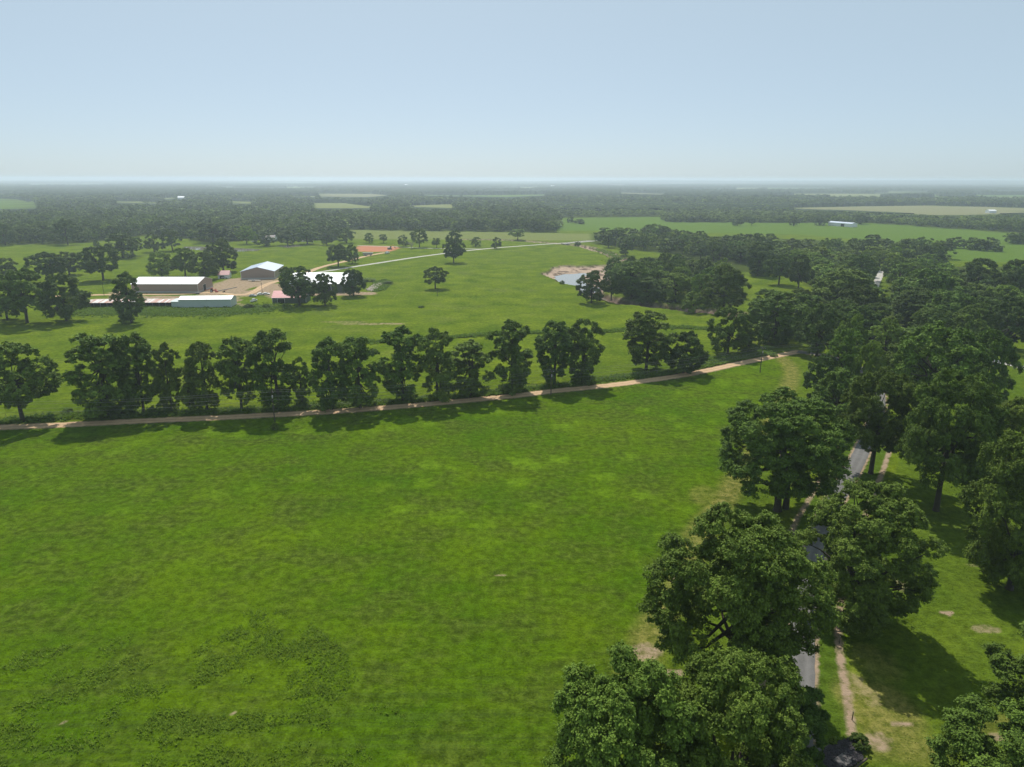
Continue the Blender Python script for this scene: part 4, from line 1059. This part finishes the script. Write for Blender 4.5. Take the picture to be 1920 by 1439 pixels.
def barn(name, label, p0, p1, depth, he, hr, wall, roof, ridge='x', skirt=False, group=None, over=0.35, cat='barn', door=None, extra=None):
    """p0, p1: ground points of the wall that faces the camera; x runs along it, y away from the camera"""
    a = Vector((p0.x, p0.y, 0)); d = Vector((p1.x - p0.x, p1.y - p0.y, 0)); L = d.length; rz = math.atan2(d.y, d.x)
    o = empty(name, a, rz); tag(o, label, cat, group); W = depth; e = 0.18
    mb = MB(); t = 0.12
    if ridge == 'x':
        mb.prism([(0,0),(W,0),(W,he),(W/2,hr),(0,he)], 0, L, 'x')
    else:
        mb.prism([(0,0),(L,0),(L,he),(L/2,hr),(0,he)], 0, W, 'y')
    mb.build('wall', wall, o)
    rb = MB(); sl = (hr - he) / ((W if ridge == 'x' else L) / 2)
    S = W if ridge == 'x' else L; Lx = L if ridge == 'x' else W
    prof = [(-over, he - over * sl + .03), (S/2, hr + .03), (S + over, he - over * sl + .03), (S + over, he - over * sl + .16), (S/2, hr + .17), (-over, he - over * sl + .16)]
    rb.prism(prof, -over, Lx + over, 'x' if ridge == 'x' else 'y'); rb.build('roof', roof, o)
    if skirt:
        s = MB(); s.box(-.06, L + .06, -.06, 0.0 - .003, 0, 1.0); s.box(L + .003, L + .06, 0, W, 0, 1.0); s.build('skirting', M['skirt'], o)
    g = MB(); g.box(-over, L + over, -over - .12, -over, he - over * sl, he - over * sl + .14) if ridge == 'x' else g.box(-over - .12, -over, -over, W + over, he - over * sl, he - over * sl + .14)
    g.build('gutter', M['trim'], o)
    c = MB()
    for (x, y) in ((-.04, -.04), (L - .12, -.04)): c.box(x, x + .16, y, y + .16, 0.02, he - .05)
    c.build('corner_trim', M['trim'], o)
    for q in (door or []):
        side, u0, u1, hh, m_ = q; dm = MB()
        if side == 'front': dm.box(u0, u1, -.09, -.02, 0.02, hh)
        else: dm.box(L + .02, L + .09, u0, u1, 0.02, hh)
        dn = dm.build('door', m_, o)
        f = MB()
        if side == 'front': f.box(u0 - .15, u0 - .003, -.13, -.0025, 0.02, hh + .15); f.box(u1 + .003, u1 + .15, -.13, -.0025, 0.02, hh + .15); f.box(u0, u1, -.13, -.0025, hh + .003, hh + .15)
        else: f.box(L + .0025, L + .13, u0 - .15, u0 - .003, 0.02, hh + .15); f.box(L + .0025, L + .13, u1 + .003, u1 + .15, 0.02, hh + .15); f.box(L + .0025, L + .13, u0, u1, hh + .003, hh + .15)
        f.build('door_frame', M['trim'], dn)
    return o, L
PG = lambda x, y: G(x, y)
barn('long_barn', 'long tan metal barn with a white roof and an open door in its right end', PG(248,549.5), PG(372,549.5), 23, 5.6, 8.4, M['tan_wall'], M['white_roof'], 'x', True, door=[('side', 8, 12, 4.0, M['dark'])])
barn('gabled_barn', 'tan metal barn with its gable facing the camera and a pale blue roof', PG(452.5,524.5), PG(515.5,523.5), 36, 5.6, 8.6, M['tan_wall'], M['blue_roof'], 'y', True)
o, L = barn('white_shed', 'long pale shed with a white roof at the right end of the rusty one', PG(336,577), PG(434,576), 10, 4.4, 5.6, M['pale_wall'], M['white_roof'], 'x')
q = MB(); q.box(-4.2, -.02, .3, 8, 0, 3.2); q.prism([(.0, 3.2), (8.2, 3.2), (8.2, 3.9), (.0, 3.3)], -4.4, -.03); q.build('lean_to', M['pale_wall'], o)
# rusty open-fronted shed
p0, p1 = PG(163,576), PG(324,575); d = p1 - p0; L = d.length
o = empty('rusty_shed', (p0.x, p0.y, 0), math.atan2(d.y, d.x)); tag(o, 'long low open-fronted shed with a patchy rusty metal roof', 'shed')
q = MB(); q.prism([(-.8, 2.3), (6, 3.1), (12, 2.4), (12, 2.55), (6, 3.25), (-.8, 2.45)], -.5, L + .3); q.build('roof', M['rust_roof'], o)
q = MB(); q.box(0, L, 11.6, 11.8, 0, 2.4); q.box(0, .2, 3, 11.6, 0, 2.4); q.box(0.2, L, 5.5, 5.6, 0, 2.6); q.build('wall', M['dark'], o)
for k in range(14):
    q = MB(); xk = .3 + k * (L - .6) / 13; q.box(xk - .12, xk + .12, 0, .24, 0, 2.34); q.build('post', M['wood'], o)
barn('big_shed', 'wide shed with a bright white roof behind the trees, largest roof of the farm', PG(533,549), PG(646,549), 50, 5.6, 9.4, M['green_wall'], M['white_roof'], 'x', door=[('front', 4, 9, 4.2, M['dark']), ('front', 14, 19, 4.2, M['dark']), ('front', 25, 30, 4.2, M['dark'])])
barn('red_roofed_barn', 'barn with a red metal roof half hidden by the tall dark tree', PG(511,569), PG(574,568.3), 13, 3.2, 6.2, M['green_wall'], M['red_roof'], 'x', door=[('front', 3, 7, 2.6, M['dark'])])
barn('small_house', 'small white house with a faded red roof behind the long tan barn', PG(409,523), PG(430,522.5), 9, 2.7, 5.2, M['white_wall'], M['pink_roof'], 'x', cat='house', door=[('front', 1.2, 4.2, 2.1, M['dark'])])
barn('farmhouse', 'house with a greyish roof half hidden among the broad trees beyond the pond', PG(497,453), PG(514,453), 12, 3.2, 6.6, M['white_wall'], M['grey_roof'], 'x', cat='house', door=[('front', 3, 4.2, 2.1, M['dark'])])
barn('field_shed', 'white shed with a dark open end in the long far green field', PG(1552,423), PG(1596,426.5), 12, 5.0, 6.6, M['white_wall'], M['blue_roof'], 'x', door=[('front', 26, 33, 4.2, M['dark'])])
for (x0, x1, y, dp, he, hr, lab) in [(333,345,376,16,9,13,'white building deep in the left far wood, brightest speck there'),(1855,1868,400,14,5,7,'white roof showing between the far trees at right'),
                                     (759,766,350.5,40,16,20,'white building on the hazy horizon left of centre'),(1034,1040,352.5,40,14,18,'white building on the hazy horizon right of centre'),
                                     (748,752,389,8,4,5.5,'tiny white building at the edge of the pale far field'),(372,380,375,14,7,9,'small white building left of the clearing in the left far wood'),
                                     (290,294,375,14,6,8,'tiny white roof left of the brightest far building'),(118,122,381,12,6,8,'tiny white roof right of the far green field at left')]:
    barn('distant_building', lab, PG(x0, y), PG(x1, y), dp, he, hr, M['white_wall'], M['white_roof'], 'x', cat='building')

# bridge
a, b_ = PG(1056, 457.3), PG(1112, 452.6); d = b_ - a
o = empty('creek_bridge', (a.x, a.y, 0), math.atan2(d.y, d.x)); tag(o, 'flat concrete bridge carrying the far pale road over the creek', 'bridge'); L = d.length
q = MB(); q.box(0, L, -3.2, 3.2, -.9, .12); q.build('deck', M['concrete'], o)
for s in (-3.2, 3.0):
    q = MB(); q.box(0, L, s, s + .2, .7, .9)
    for k in range(12): q.box(k * (L - .3) / 11, k * (L - .3) / 11 + .25, s, s + .2, .123, .7)
    q.build('railing', M['wood'], o)
for k in (.3, .7):
    q = MB(); q.box(L * k - .4, L * k + .4, -2.6, 2.6, -4.5, -.903); q.build('pier', M['concrete'], o)

# ------------------------------------------------------------------ poles, cables, fences
M['pole'] = simple('pole_wood', (0.085, 0.070, 0.055), .9, .25, 3)
M['wire'] = simple('cable', (0.25, 0.25, 0.25), .5, .05)
POLES = [(516,798,731,'leftmost utility pole, in front of the roadside row'), (1033,741,693,'middle utility pole, in front of the end of the long tree row'), (1425,699,650,'right-hand utility pole, nearest to the road junction')]
tops = []
def pole(px, py, top, label, h=None, arm=True, group='utility poles'):
    p = G(px, py); h = h or z_at(p, top); o = empty('utility_pole', (p.x, p.y, 0), math.radians(-60)); tag(o, label, 'utility pole', group)
    q = MB(); q.tube([(0,0,-.3),(0,0,h*.5),(0,0,h)], [.17,.145,.12], 10); q.build('post', M['pole'], o)
    if arm:
        q = MB(); q.box(-1.2, 1.2, .13, .25, h - .7, h - .56); q.build('crossarm', M['pole'], o)
        for x in (-1.1, -.35, 1.1):
            q = MB(); q.tube([(x, .19, h - .56), (x, .19, h - .36)], [.06, .04], 8); q.build('insulator', M['trim'], o)
        q = MB(); q.tube([(.28, 0, h - 2.6), (.28, 0, h - 2.55), (.28, 0, h - 1.75), (.28, 0, h - 1.7)], [.02, .2, .2, .02], 12); q.build('transformer', M['skirt'], o)
    return p, h
for px, py, tp, lab in POLES: tops.append(pole(px, py, tp, lab))
pl = [(Vector((-330, 205, 0)), 10.0), (Vector((-215, 190.0, 0)), 10.0)]
e = G(1560, 668); chain = [(G(-140, 815), 10.0)] + tops + [(G(1660, 660), 10.0)]
for k, (off, dz, lab) in enumerate([(-1.1, -.36, 'top'), (1.1, -.36, 'second'), (0.0, -2.0, 'third'), (0.0, -3.1, 'lowest')]):
    q = MB()
    for (pa, ha), (pb, hb_) in zip(chain[:-1], chain[1:]):
        dv = (pb - pa).normalized(); nn = Vector((-dv.y, dv.x, 0)) * off
        s = [pa + nn + Vector((0, 0, ha + dz)) + (pb - pa + Vector((0, 0, hb_ - ha))) * t + Vector((0, 0, -4 * 1.5 * t * (1 - t))) for t in np.linspace(0, 1, 18)]
        q.tube([tuple(v) for v in s], [.022] * 18, 4)
    tag(q.build('power_cable', M['wire']), f'{lab} thin overhead cable strung between the utility poles along the gravel road', 'cable', 'overhead cables')
for a in [(195.5,555,532,'small pole at the back of the rusty shed, left of the narrow tall tree'),(492,551,530,'thin pole beside the yard lane and the parked cars'),(820,556,540,'low post in the middle pasture below the lone round tree')]:
    p = G(a[0], a[1]); h = z_at(p, a[2]) ; o = empty('wooden_pole', (p.x, p.y, 0)); tag(o, a[3], 'pole')
    q = MB(); q.tube([(0,0,-.2),(0,0,h)], [.14,.1], 8); q.build('post', M['pole'], o)
    q = MB(); q.box(-.5, .5, .1, .18, h - .5, h - .4); q.build('crossarm', M['pole'], o)
# the short post by the drive
p = G(1597.5, 1350); o = empty('fence_post', (p.x, p.y, 0)); tag(o, 'lone short dark post beside the pinkish soil strip at bottom right', 'post')
q = MB(); q.tube([(0,0,-.1),(0,0,.6),(.03,.05,1.25)], [.07,.065,.055], 8); q.build('post', M['pole'], o)
q = MB(); q.tube([(.03,.05,1.2505),(.03,.05,1.32)], [.07,.03], 8); q.build('cap', M['skirt'], o)
p = G(1573.5, 1207); o = empty('fence_post', (p.x, p.y, 0)); tag(o, 'lone short post at the top end of the lower soil strip, below the leaning tree', 'post')
q = MB(); q.tube([(0,0,-.1),(0,0,.6),(.03,.05,1.2)], [.07,.065,.055], 8); q.build('post', M['pole'], o)
q = MB(); q.tube([(.03,.05,1.2005),(.03,.05,1.28)], [.07,.03], 8); q.build('cap', M['skirt'], o)
def fence(line, step, label, h=1.3):
    P = [np.array(v) for v in line]; o = empty('wire_fence', (P[0][0], P[0][1], 0)); tag(o, label, 'fence', 'wire fences')
    acc = 0; last = P[0]; posts = [P[0]]
    for p in P[1:]:
        acc += np.linalg.norm(p - last); last = p
        if acc > step: posts.append(p); acc = 0
    posts = posts[:100]
    for k in posts:
        q = MB(); x, y = k - P[0]; q.tube([(x, y, -.2), (x, y, h)], [.07, .06], 6); q.build('post', M['wood'], o)
    for z in (.4, .8, 1.2):
        q = MB(); q.tube([(*(k - P[0]), z) for k in posts], [.012] * len(posts), 3); q.build('wire', M['wire'], o)
fence(spline(GP([(-60,788),(120,778),(260,776),(420,772),(560,767),(700,757),(880,740),(1010,727)]), 1), 4.2, 'wire fence on wooden posts under the left part of the roadside tree row')
fence(spline(GP([(1060,722),(1150,711),(1260,698),(1330,684),(1420,668)]), 1), 4.2, 'wire fence on wooden posts right of the middle utility pole')
fence(spline(GP([(1880,689),(1905,695),(1940,703)]), 1), 3.0, 'short stretch of fence beside the pale lane at the right edge')
fence(spline(GP([(440,578),(480,577),(512,577)]), 1), 4, 'wire fence between the pale shed and the red-roofed barn')

# ------------------------------------------------------------------ vehicles and farm machines
def paint(name, col, rough=.35): return simple(name, col, rough, .05, 1, spec=.5)
M['glass'] = simple('window_glass', (0.02, 0.025, 0.03), .08, .1, spec=.8); M['tyre'] = simple('tyre', (0.02, 0.02, 0.02), .9)
M['silver'] = paint('silver_paint', (.42, .44, .47)); M['white_p'] = paint('white_paint', (.78, .78, .77)); M['red_p'] = paint('red_paint', (.42, .05, .035)); M['yellow_p'] = paint('yellow_paint', (.55, .32, .04)); M['grey_p'] = simple('grey_steel', (.28, .27, .26), .6); M['rim'] = simple('rim', (.5, .5, .5), .4)
def wheels(o, xs_, ys_, r, w=.24):
    for x in xs_:
        for y in ys_:
            q = MB(); q.disc((y, 0, 0), r, w); v = [(vx, vy, vz) for vx, vy, vz in q.v]; q.v = [(x + vy, vx, r + vz) for vx, vy, vz in v]
            wh = q.build('wheel', M['tyre'], o)
            q = MB(); q.disc((y + (.02 if y > 0 else -.02), 0, 0), r * .55, w); q.v = [(x + vy, vx, r + vz) for vx, vy, vz in q.v]; q.build('rim', M['rim'], wh)
def car(px, py, rz, m_, label, pickup=False, scale=1.0):
    p = G(px, py); o = empty('pickup_truck' if pickup else 'parked_car', (p.x, p.y, 0), rz); o.scale = (scale,) * 3; tag(o, label, 'pickup' if pickup else 'car', 'vehicles parked at the farm')
    if pickup:
        q = MB(); q.prism([(-2.6,.4),(2.6,.4),(2.65,.75),(2.5,1.05),(1.2,1.12),(-2.6,1.12)], -.9, .9, 'y'); q.build('body', m_, o, .06)
        q = MB(); q.prism([(-.5,1.125),(1.25,1.125),(.75,1.75),(-.35,1.78)], -.82, .82, 'y'); cb = q.build('cabin', m_, o, .05)
        q = MB(); q.box(-2.5,-.6,-.78,.78,1.0,1.135); q.build('cargo_bed', M['tyre'], o)
        q = MB(); q.prism([(-.3,1.2),(1.05,1.2),(.66,1.66),(-.25,1.68)], -.835, .835, 'y'); q.build('side_window', M['glass'], cb)
    else:
        q = MB(); q.prism([(-2.25,.35),(2.25,.35),(2.3,.7),(2.05,.88),(1.0,.98),(-1.6,1.0),(-2.2,.92)], -.88, .88, 'y'); q.build('body', m_, o, .07)
        q = MB(); q.prism([(-1.7,1.0),(1.05,.99),(.35,1.45),(-1.05,1.48)], -.78, .78, 'y'); cb = q.build('cabin', m_, o, .06)
        q = MB(); q.prism([(-1.45,1.05),(.82,1.05),(.3,1.38),(-.98,1.40)], -.795, .795, 'y'); q.build('side_window', M['glass'], cb)
        q = MB(); q.add([(.99,-.7,1.05),(.99,.7,1.05),(.42,.66,1.43),(.42,-.66,1.43),(1.02,-.7,1.07),(1.02,.7,1.07),(.45,.66,1.45),(.45,-.66,1.45)], [(4,5,6,7),(0,3,2,1),(0,1,5,4),(1,2,6,5),(2,3,7,6),(3,0,4,7)]); q.build('windscreen', M['glass'], cb)
    wheels(o, (-1.45, 1.45), (-.8, .8), .36)
    for y in (-.65, .65):
        q = MB(); q.box(2.2, 2.33, y - .17, y + .17, .62, .76); q.build('headlight', M['trim'], o)
    return o
car(474,556.5,.15,M['silver'],'silver car parked nearest the white shed on the yard edge')
car(489,553.5,.5,M['white_p'],'white car in the middle of the row by the thin pole')
car(499,553,.3,M['white_p'],'white car at the right end of the row by the thin pole')
car(476,566,1.4,M['white_p'],'white pickup standing on the grass just below the silver car',True)
car(421,522.5,.2,M['silver'],'dark-windowed car in front of the small white house',False)
car(475,454.5,.1,M['white_p'],'white car under the broad trees by the half hidden house')
car(568,454,.1,M['white_p'],'white car on the lane under the trees right of the half hidden house')
car(726,476,1.3,M['white_p'],'white pickup truck parked at the corner of the red soil',True,1.3)
# tractor with grain auger
p = G(400,548); o = empty('tractor', (p.x, p.y, 0), .25); tag(o, 'red tractor-like farm machine on the bare yard behind the long tan barn end', 'tractor')
q = MB(); q.box(-.4,2.2,-.45,.45,.8,1.6); q.box(-1.6,-.4,-.8,.8,.8,1.2); q.build('body', M['red_p'], o, .06)
q = MB(); q.box(-1.4,-.1,-.7,.7,1.205,2.5); cb = q.build('cab', M['glass'], o, .05)
q = MB(); q.box(-1.5,0,-.8,.8,2.503,2.62); q.build('cab_roof', M['red_p'], cb)
q = MB(); q.tube([(1.4,.2,1.6),(1.4,.2,2.5)], [.06,.06], 8); q.build('exhaust', M['tyre'], o)
wheels(o, (-1,), (-1, 1), .85, .45); wheels(o, (1.7,), (-.8, .8), .5, .3)
p = G(408,548.5); o = empty('grain_auger', (p.x, p.y, 0), .06); tag(o, 'long sloping grain conveyor on wheels beside the red tractor', 'conveyor')
q = MB(); q.tube([(0,0,.8),(12.5,0,3.2)], [.28,.24], 10); q.build('tube', M['grey_p'], o)
q = MB(); q.box(-1.2,.5,-.7,.7,.3,1.0); q.build('hopper', M['red_p'], o, .05)
q = MB(); q.tube([(4,-1,.5),(7,0,2.0)], [.06,.06], 6); q.tube([(4,1,.5),(7,0,2.0)], [.06,.06], 6); q.tube([(4,-1,.5),(4,1,.5)], [.06,.06], 6); q.build('undercarriage', M['red_p'], o)
wheels(o, (4,), (-1, 1), .45, .22)
p = G(391,546); o = empty('harrow', (p.x, p.y, 0), .4); tag(o, 'rusty red implement frame left of the tractor', 'implement')
q = MB(); [q.box(-2 + k, -1.85 + k, -1.4, 1.4, .5, .65) for k in range(5)]; q.box(-2, 2.2, -.1, .1, .66, .85); q.build('frame', M['red_p'], o)
q = MB(); [q.box(-2 + k, -1.9 + k, y, y + .08, 0.02, .5) for k in range(5) for y in (-1.2, -.4, .4, 1.2)]; q.build('tines', M['grey_p'], o)
def trailer(px, py, rz, L, label, m_):
    p = G(px, py); o = empty('trailer', (p.x, p.y, 0), rz); tag(o, label, 'trailer')
    q = MB(); q.box(0, L, -1.1, 1.1, .75, .95); [q.box(k * (L - .1) / 6, k * (L - .1) / 6 + .1, -1.1, 1.1, .953, 1.15) for k in range(7)]; q.build('bed', m_, o)
    q = MB(); q.tube([(L, -.5, .8), (L + 1.6, 0, .6)], [.06, .05], 6); q.tube([(L, .5, .8), (L + 1.6, 0, .6)], [.06, .05], 6); q.build('hitch', M['grey_p'], o)
    wheels(o, (L * .35, L * .35 + .9), (-1, 1), .36)
trailer(466, 528, .0, 8.5, 'pale flat trailer parked in front of the gabled barn', M['skirt'])
trailer(366, 551.5, .05, 3.2, 'small dark trailer in front of the right end of the long tan barn', M['grey_p'])
# dark drum-shaped stock feeder
p = G(690,480); o = empty('dump_trailer', (p.x, p.y, 0), .1); tag(o, 'dark box trailer with sloping ends on the grass inside the dirt lane loop', 'trailer')
q = MB(); q.prism([(-4,1.0),(4,1.0),(5,3.0),(-5,3.0)], -1.3, 1.3, 'y'); q.build('body', M['grey_p'], o, .05)
q = MB(); [q.box(-4.4 + k * 1.7, -4.25 + k * 1.7, -1.38, 1.38, 1.1, 3.05) for k in range(6)]; q.build('ribs', M['skirt'], o)
wheels(o, (-2.6, -1.4, 2.6), (-1.1, 1.1), .5, .3)
# excavator on the red soil
p = G(731,468); o = empty('excavator', (p.x, p.y, 0), .6); tag(o, 'dark excavator with a raised arm at the right end of the red soil', 'excavator')
for y in (-1.2, 1.2):
    q = MB(); q.prism([(-2.2,.15),(-1.8,0.0),(1.8,0.0),(2.2,.15),(2.2,.7),(1.8,.9),(-1.8,.9),(-2.2,.7)], y - .3, y + .3, 'y'); q.build('track', M['tyre'], o)
q = MB(); q.box(-2.2,1.2,-1.3,1.3,.95,2.0); q.build('body', M['grey_p'], o, .1)
q = MB(); q.box(-.2,1.3,-1.25,-.2,2.003,3.1); q.build('cab', M['glass'], o, .06)
q = MB(); q.tube([(1.2,.3,1.8),(3.2,.3,4.4),(5.2,.3,4.0)], [.28,.26,.2], 6); q.tube([(5.2,.3,4.0),(6.0,.3,1.8)], [.2,.15], 6); q.build('arm', M['yellow_p'], o)
q = MB(); q.prism([(5.6,1.8),(6.5,1.8),(6.3,1.0),(5.7,.9)], -.3, .9, 'y'); q.build('bucket', M['grey_p'], o)

# ------------------------------------------------------------------ dark stones by the drive, slab, dirt heap
def rocks(name, label, px_poly, n, smin, smax, m_, seed):
    rng = np.random.default_rng(seed); poly = GP(px_poly); pts = scatter(n, poly, rng); Vs = []; Fs = []; off = 0
    ico = [(0,0,-1),(.72,-.53,-.45),(-.28,-.85,-.45),(-.89,0,-.45),(-.28,.85,-.45),(.72,.53,-.45),(.28,-.85,.45),(-.72,-.53,.45),(-.72,.53,.45),(.28,.85,.45),(.89,0,.45),(0,0,1)]
    fc = [(0,1,2),(1,0,5),(0,2,3),(0,3,4),(0,4,5),(1,5,10),(2,1,6),(3,2,7),(4,3,8),(5,4,9),(1,10,6),(2,6,7),(3,7,8),(4,8,9),(5,9,10),(6,10,11),(7,6,11),(8,7,11),(9,8,11),(10,9,11)]
    for x, y in pts:
        s = rng.uniform(smin, smax); v = np.array(ico) * (1 + rng.normal(size=(12, 1)) * .15) * s * np.array([1, rng.uniform(.6, 1), rng.uniform(.45, .8)])
        Vs.append(v + np.array([x, y, s * .35])); Fs.append(np.array(fc) + off); off += 12
    o = link(name, mesh_np(name, np.concatenate(Vs), np.concatenate(Fs), [m_])); return tag(o, label, 'stones', kind='stuff')
M['slabstone'] = simple('worn_concrete', (0.13, 0.12, 0.115), .9, .35, 2)
M['darkstone'] = simple('dark_stone', (0.045, 0.04, 0.045), .8, .4, 1.5, bmp=.4); M['palestone'] = simple('pale_rubble', (0.46, 0.40, 0.32), .9, .3)
rocks('dark_stones', 'heap of dark broken stones where the paved drive crosses a ditch', [(1541,1439),(1548,1405),(1575,1392),(1600,1385),(1612,1400),(1615,1425),(1590,1439),(1570,1460)], 1700, .14, .38, M['darkstone'], 4)
rocks('pale_rubble', 'pale rubble heap in the pasture right of the big white roof', [(686,545),(697,536),(712,530),(718,534),(708,542),(697,547)], 400, .3, .8, M['palestone'], 6)
p = G(1585,1427); o = empty('concrete_slab', (p.x, p.y, 0), .6); tag(o, 'broken concrete slab lying on the dark stones at the bottom edge', 'slab')
q = MB(); q.prism([(-1.5,.25),(1.3,.1),(1.4,.24),(-1.4,.42)], -.7, .8, 'y'); q.build('slab', M['slabstone'], o, .05)
q = MB(); q.tube([(-2.2, -1.4, .35), (2.2, -1.5, .35)], [.14, .14], 8); q.build('pipe', M['pole'], o)
sheet('drive_apron', GP([(1440,1470),(1470,1405),(1500,1390),(1520,1392),(1541,1405),(1545,1470)]), 0.053, M['asphalt'], .2, 1.5)

# ------------------------------------------------------------------ haze
q = MB(); q.box(-16400, 16400, -480, 16400, -6.0, 84.0)
hm = bpy.data.materials.new('haze'); hm.use_nodes = True; nt = hm.node_tree; nt.nodes.remove(nt.nodes['Principled BSDF'])
pv = nt.nodes.new('ShaderNodeVolumePrincipled'); pv.inputs['Color'].default_value = (0.76, 0.88, 1.0, 1); pv.inputs['Density'].default_value = HAZE_DENSITY
pv.inputs['Anisotropy'].default_value = 0.45
nt.links.new(pv.outputs[0], nt.nodes['Material Output'].inputs['Volume'])
tag(q.build('haze', hm), kind='stuff')
